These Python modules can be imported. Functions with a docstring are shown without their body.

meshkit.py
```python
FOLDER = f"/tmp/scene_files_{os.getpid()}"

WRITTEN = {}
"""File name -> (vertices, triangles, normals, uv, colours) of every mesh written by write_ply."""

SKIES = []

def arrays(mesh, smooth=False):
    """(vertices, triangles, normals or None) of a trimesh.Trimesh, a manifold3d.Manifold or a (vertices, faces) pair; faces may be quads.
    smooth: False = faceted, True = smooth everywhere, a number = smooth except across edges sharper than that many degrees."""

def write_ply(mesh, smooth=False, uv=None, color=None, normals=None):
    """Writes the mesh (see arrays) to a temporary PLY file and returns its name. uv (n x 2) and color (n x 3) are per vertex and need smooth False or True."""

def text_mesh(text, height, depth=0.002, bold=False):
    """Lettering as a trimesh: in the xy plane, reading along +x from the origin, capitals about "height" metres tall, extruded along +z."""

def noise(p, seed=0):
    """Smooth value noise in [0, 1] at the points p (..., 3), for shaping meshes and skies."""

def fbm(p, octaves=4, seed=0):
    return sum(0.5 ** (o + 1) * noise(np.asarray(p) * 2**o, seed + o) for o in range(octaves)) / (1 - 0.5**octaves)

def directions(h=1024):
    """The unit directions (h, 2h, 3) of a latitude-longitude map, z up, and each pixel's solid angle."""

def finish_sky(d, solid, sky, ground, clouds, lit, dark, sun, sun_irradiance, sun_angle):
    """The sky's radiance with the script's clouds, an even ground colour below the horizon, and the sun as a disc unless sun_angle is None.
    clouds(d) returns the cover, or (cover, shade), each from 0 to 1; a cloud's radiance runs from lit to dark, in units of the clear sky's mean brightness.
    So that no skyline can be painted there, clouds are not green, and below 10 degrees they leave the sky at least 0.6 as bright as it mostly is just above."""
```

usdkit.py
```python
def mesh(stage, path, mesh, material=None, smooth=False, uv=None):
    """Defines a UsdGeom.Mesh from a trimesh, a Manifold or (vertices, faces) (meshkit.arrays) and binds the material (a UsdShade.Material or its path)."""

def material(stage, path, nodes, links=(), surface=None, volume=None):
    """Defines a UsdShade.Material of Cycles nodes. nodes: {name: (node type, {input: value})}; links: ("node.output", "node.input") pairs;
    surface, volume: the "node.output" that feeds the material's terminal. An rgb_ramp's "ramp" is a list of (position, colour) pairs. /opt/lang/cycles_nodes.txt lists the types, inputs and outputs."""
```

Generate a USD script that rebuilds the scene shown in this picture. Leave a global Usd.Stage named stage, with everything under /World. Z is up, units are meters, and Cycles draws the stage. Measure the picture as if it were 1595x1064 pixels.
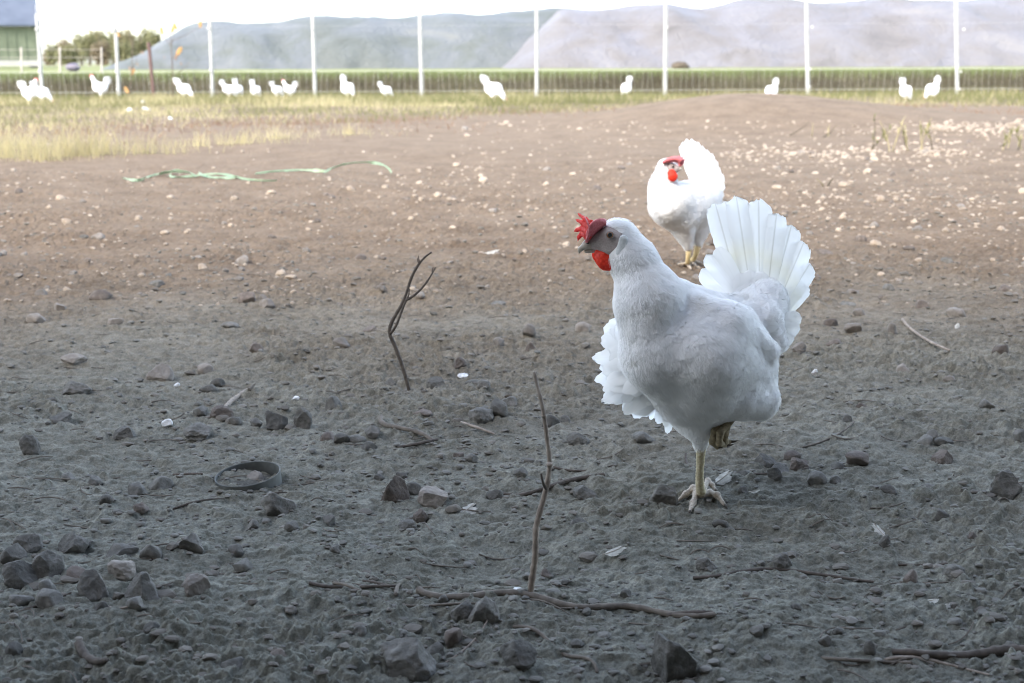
import math
import random
import numpy as np
import trimesh
import usdkit
from meshkit import noise, fbm
from pxr import Usd, UsdGeom, UsdLux, UsdShade, Gf, Sdf, Vt

stage = Usd.Stage.CreateInMemory()
UsdGeom.SetStageUpAxis(stage, UsdGeom.Tokens.z)
UsdGeom.SetStageMetersPerUnit(stage, 1.0)
UsdGeom.Xform.Define(stage, '/World')
UsdGeom.Scope.Define(stage, '/World/Looks')

# ------------------------------------------------------------------ camera
CAM_H, PITCH, ROLL, FPX = 0.62, math.radians(12.3), math.radians(0.25), 2000.0
CX, CY = 797.5, 532.0
EYE = np.array([0.0, 0.0, CAM_H])
FWD = np.array([0.0, math.cos(PITCH), -math.sin(PITCH)])
_r0 = np.array([1.0, 0.0, 0.0]); _u0 = np.cross(_r0, FWD)
RIGHT = math.cos(ROLL) * _r0 - math.sin(ROLL) * _u0
UP = math.sin(ROLL) * _r0 + math.cos(ROLL) * _u0
cam = UsdGeom.Camera.Define(stage, '/World/camera')
cam.AddTransformOp().Set(Gf.Matrix4d(*RIGHT, 0, *UP, 0, *(-FWD), 0, *EYE, 1))
cam.CreateHorizontalApertureAttr(23.6)
cam.CreateVerticalApertureAttr(23.6 * 683 / 1024)
cam.CreateFocalLengthAttr(23.6 * FPX / 1595)
cam.CreateFStopAttr(5.6)
cam.CreateFocusDistanceAttr(1.80)
cam.CreateClippingRangeAttr(Gf.Vec2f(0.02, 2000))
cam.CreateExposureAttr(2.22)

# ------------------------------------------------------------------ light
SUN_TO = np.array([-0.75, -0.9, 0.0])
SUN_EL = math.radians(40)
SUN_TO = SUN_TO / np.linalg.norm(SUN_TO) * math.cos(SUN_EL) + np.array([0, 0, math.sin(SUN_EL)])
sun = UsdLux.DistantLight.Define(stage, '/World/sun')
sun.CreateIntensityAttr(0.12); sun.CreateAngleAttr(24.0); sun.CreateNormalizeAttr(True)
sun.CreateColorAttr(Gf.Vec3f(1.0, 0.85, 0.66))
_z = SUN_TO; _x = np.cross([0, 0, 1], _z); _x /= np.linalg.norm(_x); _y = np.cross(_z, _x)
sun.AddTransformOp().Set(Gf.Matrix4d(*_x, 0, *_y, 0, *_z, 0, 0, 0, 30, 1))
sky_mat = usdkit.material(stage, '/World/Looks/sky_air', {
    'sky': ('sky_texture', {'sky_type': 'single_scattering', 'sun_disc': False, 'sun_elevation': SUN_EL,
                            'sun_rotation': math.atan2(SUN_TO[0], SUN_TO[1]), 'aerosol_density': 2.0}),
    'bw': ('rgb_to_bw', {}),
    'tc': ('texture_coordinate', {}),
    'n': ('noise_texture', {'scale': 2.2, 'detail': 6.0, 'roughness': 0.6}),
    'mr': ('map_range', {'from_min': 0.3, 'from_max': 0.7, 'to_min': 0.08, 'to_max': 0.55, 'clamp': True}),
    'gain': ('mix_color', {'blend_type': 'multiply', 'fac': 1.0, 'b': (1.5, 1.54, 1.5), 'use_clamp': False}),
    'cl': ('mix_color', {'use_clamp': True}),
    'bg': ('background_shader', {'strength': 0.15})},
    [('sky.color', 'bw.color'), ('tc.generated', 'n.vector'), ('n.fac', 'mr.value'), ('bw.val', 'gain.a'),
     ('mr.result', 'cl.fac'), ('sky.color', 'cl.a'), ('gain.result', 'cl.b'), ('cl.result', 'bg.color')], surface='bg.background')
sky = UsdLux.DomeLight.Define(stage, '/World/sky')
UsdShade.MaterialBindingAPI.Apply(sky.GetPrim()).Bind(sky_mat)
sky.GetPrim().SetCustomDataByKey('kind', 'structure')

# ------------------------------------------------------------------ helpers
used = {}
def number(parent, name):
    k = (parent, name); n = used.get(k, 0); used[k] = n + 1
    return name if n == 0 else f'{name}_{n:03d}'
def tag(p, label=None, cat=None, group=None, kind=None):
    p = p.GetPrim() if hasattr(p, 'GetPrim') else p
    for k, v in (('label', label), ('category', cat), ('group', group), ('kind', kind)):
        if v: p.SetCustomDataByKey(k, v)
    return p
def obj(name, mesh, mat, parent='/World', smooth=False, uv=None, normals=None):
    parent = parent if isinstance(parent, str) else str(parent.GetPath())
    m = usdkit.mesh(stage, parent + '/' + number(parent, name), mesh, mat, smooth=smooth, uv=uv)
    if normals is not None:
        m.CreateNormalsAttr(Vt.Vec3fArray.FromNumpy(np.asarray(normals, np.float32))); m.SetNormalsInterpolation('vertex')
    return m.GetPrim()
def thing(name, label, cat, loc=(0, 0, 0), rotz=0, group=None, scale=None, cls=False):
    x = UsdGeom.Xform.Define(stage, '/World/' + number('/World', name))
    x.AddTranslateOp().Set(Gf.Vec3d(*map(float, loc)))
    if rotz: x.AddRotateZOp().Set(float(rotz))
    if scale is not None: x.AddScaleOp().Set(Gf.Vec3f(*map(float, np.broadcast_to(scale, 3))))
    return tag(x, label, cat, group)
def cat_mesh(parts):
    V, F, n = [], [], 0
    for v, f in parts:
        V.append(v); F.append(np.asarray(f) + n); n += len(v)
    return np.vstack(V), np.vstack(F)
def shift(vf, o): return (np.asarray(vf[0]) - np.asarray(o), vf[1])

# terrain height of the yard
def gz_base(x, y):
    x = np.asarray(x, float); y = np.asarray(y, float)
    sx = np.where(x < 2.3, 1.35, 2.2)
    z = 0.29 * np.exp(-((x - 2.3) / sx) ** 2 - ((y - 13.2) / 1.7) ** 2)          # sandy mound
    p = np.stack([x, y, 0 * x], -1)
    z = z + 0.05 * (fbm(p * 0.55, 3, 3) - 0.5) * np.clip((y - 1.0) / 4, 0, 1) + 0.02 * (fbm(p * 2.1, 2, 8) - 0.5)
    z = z - 0.030 * np.exp(-((x + 0.03) / 0.13) ** 2 - ((y - 1.52) / 0.075) ** 2)    # scratched hollow
    z = z + 0.012 * np.exp(-((x - 0.30) / 0.2) ** 2 - ((y - 1.30) / 0.10) ** 2)
    z = z - 0.02 * np.exp(-((x - 2.35) / 0.5) ** 2 - ((y - 4.2) / 0.22) ** 2)
    return z
def gz_fine(x, y):
    x = np.asarray(x, float); y = np.asarray(y, float)
    p = np.stack([x, y, 0 * x], -1)
    near = 1 / (1 + (np.maximum(y, 0) / 7.0) ** 2)
    q = p * [1.0, 1.35, 1.0]
    st = lambda a, lo, hi: (lambda t: t * t * (3 - 2 * t))(np.clip((a - lo) / (hi - lo), 0, 1))
    big = fbm(q * 11, 3, 21)
    a1 = st(fbm(q * 30, 3, 31), .44, .60)
    a2 = st(fbm(q * 72, 2, 41), .46, .62)
    a3 = st(fbm(q * 165, 2, 51), .46, .66)
    m = .62 + .62 * st(fbm(p * 2.6, 3, 61), .35, .65)
    h = np.clip(noise(q * 62, 95) - .70, 0, 1) * np.clip(fbm(p * 6, 2, 96) * 2.4 - .7, 0, 1.5)
    e = np.clip(fbm(q * 24, 2, 55) - .60, 0, 1)
    return near * (0.022 * (big - .5) + m * (.0056 * a1 + .0050 * a2 + .0027 * a3 + .030 * h + .030 * e))
def gz(x, y): return gz_base(x, y) + gz_fine(x, y)
def ray(px, py):
    d = FWD + RIGHT * (px - CX) / FPX + UP * (CY - py) / FPX
    return d / np.linalg.norm(d)
def ground_at(px, py, lift=0.0):
    d = ray(px, py)
    ts = 0.9 * 1.0025 ** np.arange(1400)
    P = EYE + d * ts[:, None]
    h = P[:, 2] - gz_base(P[:, 0], P[:, 1])
    i = int(np.argmax(h < 0)) if (h < 0).any() else len(ts) - 1
    a, b = h[max(i - 1, 0)], h[i]
    t = ts[max(i - 1, 0)] + (ts[i] - ts[max(i - 1, 0)]) * (a / (a - b) if a != b else 0)
    q = EYE + d * t
    q[2] = gz(q[0], q[1]) + lift
    return q
def at_y(px, py, y):
    d = ray(px, py)
    return EYE + d * (y / d[1])

# ------------------------------------------------------------------ materials
def M(name, stops, scale=20.0, rough=0.8, bump=0.0, bump_scale=None, detail=5.0, coord='pos', spec=0.3, vary=0.0, dist=0.004):
    nodes = {'g': ('geometry', {}), 'tc': ('texture_coordinate', {}),
             'n': ('noise_texture', {'scale': scale, 'detail': detail, 'roughness': 0.6}),
             'r': ('rgb_ramp', {'ramp': stops}),
             'p': ('principled_bsdf', {'roughness': rough, 'specular_ior_level': spec})}
    c = 'g.position' if coord == 'pos' else 'tc.object'
    links = [(c, 'n.vector'), ('n.fac', 'r.fac')]
    col = 'r.color'
    if vary:
        nodes['oi'] = ('object_info', {}); nodes['mv'] = ('map_range', {'to_min': 1 - vary, 'to_max': 1 + vary})
        nodes['mm'] = ('hsv', {})
        src = 'g.random_per_island' if vary < 0 else 'oi.random'
        links += [(src, 'mv.value'), ('mv.result', 'mm.value'), (col, 'mm.color')]
        col = 'mm.color'
    links.append((col, 'p.base_color'))
    if bump:
        nodes['n2'] = ('noise_texture', {'scale': bump_scale or scale * 3, 'detail': 4.0, 'roughness': 0.65})
        nodes['b'] = ('bump', {'strength': bump, 'distance': dist})
        links += [(c, 'n2.vector'), ('n2.fac', 'b.height'), ('b.normal', 'p.normal')]
    return usdkit.material(stage, '/World/Looks/' + name, nodes, links, surface='p.BSDF')

def leafy(name, stops, scale, trans=0.35, rough=0.7, uvbarb=False, spec=0.25, island=0.0, yellow=0.0, rachis=0.5):
    nodes = {'g': ('geometry', {}),
             'n': ('noise_texture', {'scale': scale, 'detail': 4.0}),
             'r': ('rgb_ramp', {'ramp': stops}),
             'p': ('principled_bsdf', {'roughness': rough, 'specular_ior_level': spec}),
             't': ('translucent_bsdf', {}), 'm': ('mix_closure', {'fac': trans})}
    links = [('g.position', 'n.vector'), ('n.fac', 'r.fac')]
    col = 'r.color'
    if island:
        nodes['mv'] = ('map_range', {'to_min': 1 - island, 'to_max': 1 + island}); nodes['hs'] = ('hsv', {})
        links += [('g.random_per_island', 'mv.value'), ('mv.result', 'hs.value'), (col, 'hs.color')]; col = 'hs.color'
    if uvbarb:
        nodes['uv'] = ('uvmap', {'attribute': 'st'}); nodes['sp'] = ('separate_xyz', {})
        nodes['ab'] = ('math', {'math_type': 'absolute'})
        nodes['cb'] = ('math', {'math_type': 'multiply_add', 'value2': -0.55})
        nodes['wv'] = ('math', {'math_type': 'multiply', 'value2': uvbarb})
        nodes['sn'] = ('math', {'math_type': 'sine'})
        nodes['b'] = ('bump', {'strength': 0.12, 'distance': 0.0004})
        nodes['rr'] = ('rgb_ramp', {'ramp': [(0, (.50, .46, .40)), (0.05, (.62, .60, .56)), (0.09, (1, 1, 1)), (1, (1, 1, 1))]})
        nodes['mx'] = ('mix_color', {'blend_type': 'multiply', 'fac': rachis})
        links += [('uv.UV', 'sp.vector'), ('sp.x', 'ab.value1'), ('ab.value', 'cb.value1'), ('sp.y', 'cb.value3'),
                  ('cb.value', 'wv.value1'), ('wv.value', 'sn.value1'), ('sn.value', 'b.height'), ('b.normal', 'p.normal'),
                  ('ab.value', 'rr.fac'), (col, 'mx.a'), ('rr.color', 'mx.b')]
        col = 'mx.result'
        if yellow:
            nodes['yr'] = ('rgb_ramp', {'ramp': [(0, (1, 1, 1)), (.42, (1, 1, .98)), (.55, (1, .985, .90)), (.68, (1, 1, .99)), (1, (1, 1, 1))]})
            nodes['my'] = ('mix_color', {'blend_type': 'multiply', 'fac': yellow})
            links += [('sp.y', 'yr.fac'), (col, 'my.a'), ('yr.color', 'my.b')]; col = 'my.result'
    links += [(col, 'p.base_color'), (col, 't.color'), ('p.BSDF', 'm.closure1'), ('t.BSDF', 'm.closure2')]
    return usdkit.material(stage, '/World/Looks/' + name, nodes, links, surface='m.closure')

WHITE = [(0.25, (.70, .70, .68)), (0.6, (.82, .82, .80)), (0.8, (.84, .84, .83))]
MF_BODY = leafy('body_down', [(0.3, (.74, .72, .68)), (0.45, (.86, .86, .85)), (0.6, (.89, .89, .88)), (0.8, (.90, .90, .90))], 60, trans=0.10, rough=0.9, spec=0.1)
MF_PLUM = leafy('contour_feather', [(0.3, (.78, .77, .74)), (0.42, (.87, .87, .86)), (0.6, (.90, .90, .90)), (0.8, (.91, .91, .91))], 22, trans=0.30, rough=0.8, uvbarb=160.0, island=0.03, rachis=0.12)
MF_TAIL = leafy('flight_feather', [(0.2, (.84, .84, .83)), (0.7, (.90, .90, .90))], 25, trans=0.6, rough=0.6, uvbarb=420.0, yellow=0.9, rachis=0.4)
MF_FLANK = leafy('flank_feather_white', [(0.2, (.86, .86, .85)), (0.7, (.92, .92, .92))], 25, trans=0.62, rough=0.7, uvbarb=260.0, rachis=0.05)
MF_HAIR = usdkit.material(stage, '/World/Looks/down_hair', {'p': ('diffuse_bsdf', {'color': (.90, .90, .90)}), 't': ('translucent_bsdf', {'color': (.90, .90, .90)}), 'm': ('mix_closure', {'fac': .4})}, [('p.BSDF', 'm.closure1'), ('t.BSDF', 'm.closure2')], surface='m.closure')
M_COMB = M('comb_skin', [(0.3, (.50, .085, .095)), (0.7, (.68, .23, .25))], 400, 0.5, 0.5, 900, coord='obj', spec=0.5, dist=0.001)
M_WATTLE = leafy('wattle_skin', [(0.3, (.66, .03, .012)), (0.7, (.85, .08, .04))], 300, .35, .5, spec=.4)
M_COMBT = leafy('comb_tip_skin', [(0.3, (.66, .05, .05)), (0.7, (.84, .13, .11))], 300, .4, .5, spec=.4)
M_FACE = M('face_skin', [(0.3, (.30, .26, .25)), (0.7, (.45, .39, .375))], 500, 0.7, 0.6, 900, coord='obj', dist=0.001)
M_LOBE = M('ear_lobe_skin', [(0.3, (.54, .57, .57)), (0.7, (.68, .70, .70))], 300, 0.6, 0.3, 700, coord='obj', dist=0.001)
M_BEAK = M('beak_horn', [(0.3, (.34, .31, .26)), (0.7, (.46, .42, .35))], 250, 0.4, coord='obj', spec=0.5)
M_EYE = M('eye_amber', [(0, (.24, .10, .04)), (1, (.32, .14, .05))], 5, 0.12, coord='obj', spec=0.8)
M_PUPIL = M('eye_pupil', [(0, (.008, .008, .008)), (1, (.01, .01, .01))], 5, 0.08, coord='obj', spec=0.8)
M_LEG = M('leg_scale', [(0.3, (.38, .32, .19)), (0.65, (.60, .54, .38))], 260, 0.6, 0.8, 420, coord='obj', dist=0.0015)
M_FOOT = M('foot_skin', [(0.3, (.24, .20, .16)), (0.55, (.46, .40, .33)), (0.75, (.56, .50, .42))], 260, 0.6, 0.8, 420, coord='obj', dist=0.0015)
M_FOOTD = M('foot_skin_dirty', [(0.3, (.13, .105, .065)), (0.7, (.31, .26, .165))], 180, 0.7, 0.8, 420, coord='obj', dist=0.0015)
M_CLAW = M('claw_horn', [(0, (.06, .05, .04)), (1, (.12, .10, .08))], 200, 0.5, coord='obj')
M_LEGY = M('leg_yellow', [(0.3, (.50, .38, .18)), (0.65, (.66, .53, .30))], 260, 0.6, 0.5, 420, coord='obj', dist=0.0015)
# ------------------------------------------------------------------ shapes
def surface_nets(D, origin, h):
    nx, ny, nz = D.shape
    ins = D < 0
    corners = [(i, j, k) for i in (0, 1) for j in (0, 1) for k in (0, 1)]
    cs = lambda A, c: A[c[0]:nx - 1 + c[0], c[1]:ny - 1 + c[1], c[2]:nz - 1 + c[2]]
    cnt = sum(cs(ins, c).astype(np.int8) for c in corners)
    act = (cnt > 0) & (cnt < 8)
    I = np.argwhere(act)
    acc = np.zeros((len(I), 3)); num = np.zeros(len(I))
    vals = {c: cs(D, c)[act] for c in corners}
    for a in corners:
        for ax in range(3):
            if a[ax]: continue
            b = list(a); b[ax] = 1; b = tuple(b)
            va, vb = vals[a], vals[b]
            m = (va < 0) != (vb < 0)
            t = np.where(m, va / np.where(m, va - vb, 1), 0)
            p = np.tile(np.array(a, float), (len(I), 1)); p[:, ax] += t
            acc += p * m[:, None]; num += m
    V = (I + acc / num[:, None]) * h + np.asarray(origin)
    idx = np.full(act.shape, -1); idx[tuple(I.T)] = np.arange(len(I))
    F = []
    for ax in range(3):
        o1, o2 = [(1, 2), (2, 0), (0, 1)][ax]
        sl0 = [slice(1, s - 1) for s in D.shape]; sl1 = list(sl0)
        sl0[ax] = slice(0, D.shape[ax] - 1); sl1[ax] = slice(1, D.shape[ax])
        a, b = ins[tuple(sl0)], ins[tuple(sl1)]
        E = np.argwhere(a != b)
        if not len(E): continue
        fl = a[tuple(E.T)]
        E = E + np.array([0 if k == ax else 1 for k in range(3)])
        def g(d1, d2):
            q = E.copy(); q[:, o1] += d1; q[:, o2] += d2
            return idx[tuple(q.T)]
        q = np.stack([g(-1, -1), g(0, -1), g(0, 0), g(-1, 0)], 1)
        q = np.where(fl[:, None], q, q[:, ::-1])
        F += [q[:, [0, 1, 2]], q[:, [0, 2, 3]]]
    return V, np.vstack(F)

def sdf_mesh(prims, h, k=0.02, ky=1.0, pad=0.02, wob=0.0, taubin=6):
    """prims: (a, b, ra, rb[, k]) rounded cones in metres, blended smoothly; ky squeezes depth."""
    pts = np.array([q for p in prims for q in (p[0], p[1])]); rr = max(max(p[2], p[3]) for p in prims)
    lo, hi = pts.min(0) - rr - pad, pts.max(0) + rr + pad
    n = np.ceil((hi - lo) / h).astype(int) + 1
    G = np.stack(np.meshgrid(*[lo[i] + h * np.arange(n[i]) for i in range(3)], indexing='ij'), -1)
    D = None
    S = np.array([1, 1 / ky, 1])
    for p in prims:
        a, b = np.asarray(p[0]) * S, np.asarray(p[1]) * S
        kk = p[4] if len(p) > 4 else k
        Q = G * S - a; ab = b - a; L = max(ab @ ab, 1e-12)
        t = np.clip(Q @ ab / L, 0, 1)
        d = np.linalg.norm(Q - t[..., None] * ab, axis=-1) - (p[2] + (p[3] - p[2]) * t)
        if D is None: D = d
        else:
            hh = np.clip(0.5 + 0.5 * (D - d) / kk, 0, 1)
            D = D * (1 - hh) + d * hh - kk * hh * (1 - hh)
    if wob: D = D + wob * (fbm(G * 38, 3, 5) - 0.5)
    V, F = surface_nets(D, lo, h)
    m = trimesh.Trimesh(V, F, process=False)
    if taubin:
        trimesh.smoothing.filter_taubin(m, iterations=taubin)
        mv = np.linalg.norm(np.asarray(m.vertices) - V, axis=1); W_ = np.array(m.vertices); W_[~(mv < 1.2 * h)] = V[~(mv < 1.2 * h)]; m = trimesh.Trimesh(W_, F, process=False)
    return m

def spline(P, n):
    P = np.asarray(P, float); k = len(P)
    if k == 2: return P[0] + (P[1] - P[0]) * np.linspace(0, 1, n)[:, None]
    from scipy.interpolate import CubicSpline
    t = np.r_[0, np.cumsum(np.linalg.norm(np.diff(P, axis=0), axis=1) ** 0.7 + 1e-9)]
    return CubicSpline(t, P, axis=0)(np.linspace(0, t[-1], n))

def tube(P, R, n=24, sides=8, rough=0.0, seed=0, capr=True):
    C = spline(P, n); R = np.interp(np.linspace(0, 1, n), np.linspace(0, 1, len(R)), R)
    T = np.gradient(C, axis=0); T /= np.linalg.norm(T, axis=1, keepdims=True)
    N = np.cross(T[0], [0.3, 0.2, 0.9]); N /= np.linalg.norm(N)
    rng = np.random.default_rng(seed); V = []
    for i in range(n):
        N = N - T[i] * (N @ T[i]); N /= np.linalg.norm(N); B = np.cross(T[i], N)
        a = np.linspace(0, 2 * np.pi, sides, endpoint=False)
        r = R[i] * (1 + rough * rng.normal(0, 1, sides) + rough * rng.normal())
        V.append(C[i] + (np.cos(a) * r)[:, None] * N + (np.sin(a) * r)[:, None] * B)
    V = np.vstack(V + [C[:1] - T[:1] * R[0] * .5, C[-1:] + T[-1:] * R[-1] * .5]); F = []
    for i in range(n - 1):
        for j in range(sides):
            a, b = i * sides + j, i * sides + (j + 1) % sides
            F += [[a, b, b + sides], [a, b + sides, a + sides]]
    e0, e1 = n * sides, n * sides + 1
    for j in range(sides):
        F += [[e0, (j + 1) % sides, j], [e1, (n - 1) * sides + j, (n - 1) * sides + (j + 1) % sides]]
    return V, np.array(F)

def feathers(base, axis, nrm, L, W, curl=0.0, camber=0.35, nv=9, nu=5, seed=0, rag=0.05, tipr=0.45, bn=0.6, back=0.25):
    """A batch of feather vanes: N shields with camber, curl along the length and ragged edges. Returns V, F, UV, normals."""
    base, axis, nrm = (np.atleast_2d(np.asarray(a, float)) for a in (base, axis, nrm))
    N = len(base); rng = np.random.default_rng(seed)
    L = np.broadcast_to(L, N).astype(float); W = np.broadcast_to(W, N).astype(float); curl = np.broadcast_to(curl, N).astype(float)
    axis = axis / np.linalg.norm(axis, axis=1, keepdims=True)
    nrm = nrm - axis * (nrm * axis).sum(1, keepdims=True); nrm /= np.linalg.norm(nrm, axis=1, keepdims=True)
    side = np.cross(axis, nrm)
    v = 1 - (1 - np.linspace(0, 1, nv)) ** 1.5
    grow = np.clip(v / (1 - tipr), 0, 1)
    prof = (0.22 + 0.78 * np.sin(grow * np.pi / 2) ** 0.9)
    tip = np.clip((v - (1 - tipr)) / tipr, 0, 1)
    prof = prof * np.sqrt(np.clip(1 - tip ** 2.6, 0.01, 1))
    u = np.linspace(-1, 1, nu)
    w = W[:, None, None] * prof[None, :, None] * (1 + rag * rng.normal(0, 1, (N, nv, 2))[:, :, (np.arange(nu) > nu // 2).astype(int)])
    lv = v[None, :, None] + rag * 0.5 * rng.normal(0, 1, (N, nv, nu)) * (np.abs(u) > 0.8)[None, None] * (v > .4)[None, :, None]
    lv = lv - (back * W / L)[:, None, None] * (np.abs(u) ** 2)[None, None] * v[None, :, None]
    P = base[:, None, None] + axis[:, None, None] * (L[:, None, None] * lv)[..., None]
    P = P + side[:, None, None] * (w * u)[..., None]
    off = (curl * L)[:, None, None] * (v ** 2)[None, :, None] - camber * w * (u ** 2)
    P = P + nrm[:, None, None] * off[..., None]
    i, j = np.meshgrid(np.arange(nv - 1), np.arange(nu - 1), indexing='ij')
    q = (i * nu + j).ravel()
    f = np.vstack([np.stack([q, q + 1, q + nu + 1], 1), np.stack([q, q + nu + 1, q + nu], 1)])
    F = (f[None] + (np.arange(N) * nv * nu)[:, None, None]).reshape(-1, 3)
    V = P.reshape(-1, 3)
    UV = np.stack(np.broadcast_arrays(u[None, None, :], (v[None, :, None] + 0 * L[:, None, None])), -1).reshape(-1, 2)
    own = np.cross(np.gradient(P, axis=1), np.gradient(P, axis=2)) if nv > 1 else None
    own /= np.maximum(np.linalg.norm(own, axis=-1, keepdims=True), 1e-12)
    own *= np.sign((own * nrm[:, None, None]).sum(-1, keepdims=True) + 1e-9)
    nn = bn * nrm[:, None, None] + (1 - bn) * own
    nn /= np.linalg.norm(nn, axis=-1, keepdims=True)
    return V, F, UV, nn.reshape(-1, 3)

def blade_obj(name, parent, mat, packs):
    V, F, U, N, n = [], [], [], [], 0
    for v, f, u, nn in packs:
        V.append(v); F.append(f + n); U.append(u); N.append(nn); n += len(v)
    return obj(name, (np.vstack(V), np.vstack(F)), mat, parent, uv=np.vstack(U), normals=np.vstack(N))

def sheet(P, thick, n_smooth=None):
    """A closed slab from a grid of points (a, b, 3): front, back and rim."""
    P = np.asarray(P, float); a, b = P.shape[:2]
    n = np.cross(np.gradient(P, axis=0), np.gradient(P, axis=1)); n /= np.maximum(np.linalg.norm(n, axis=-1, keepdims=True), 1e-12)
    t = np.broadcast_to(thick, (a, b))[..., None] / 2
    V = np.vstack([(P + n * t).reshape(-1, 3), (P - n * t).reshape(-1, 3)])
    i, j = np.meshgrid(np.arange(a - 1), np.arange(b - 1), indexing='ij'); q = (i * b + j).ravel(); o = a * b
    F = [np.stack([q, q + b, q + b + 1], 1), np.stack([q, q + b + 1, q + 1], 1)]
    F += [f[:, ::-1] + o for f in F]
    ring = [i * b for i in range(a)] + [(a - 1) * b + j for j in range(1, b)] + [i * b + b - 1 for i in range(a - 2, -1, -1)] + [j for j in range(b - 2, 0, -1)]
    r0 = np.array(ring); r1 = np.roll(r0, -1)
    F += [np.stack([r0, r0 + o, r1 + o], 1), np.stack([r0, r1 + o, r1], 1)]
    return trimesh.Trimesh(V, np.vstack(F), process=False)

def ellipsoid(c, r, sub=3, axes=None):
    m = trimesh.creation.icosphere(subdivisions=sub); v = m.vertices * r
    if axes is not None: v = v @ np.asarray(axes)
    return trimesh.Trimesh(v + c, m.faces, process=False)

# ------------------------------------------------------------------ hens close by
class Rig:
    def __init__(s, Y): s.Y = Y; s.o = np.zeros(3)
    def P(s, px, py, w=0.0): return at_y(px, py, s.Y - w)
    def S(s, n): return n * s.Y * 1.03 / FPX
def poisson(m, n, rng, mind):
    p, fi = trimesh.sample.sample_surface(m, n, seed=int(rng.integers(1e6)))
    from scipy.spatial import cKDTree
    order = rng.permutation(len(p)); t = cKDTree(p); keep = np.ones(len(p), bool)
    for i in order:
        if keep[i]:
            for j in t.query_ball_point(p[i], mind):
                if j != i: keep[j] = False
    return p[keep], fi[keep]
def unit(a): return a / np.maximum(np.linalg.norm(a, axis=-1, keepdims=True), 1e-12)

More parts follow.
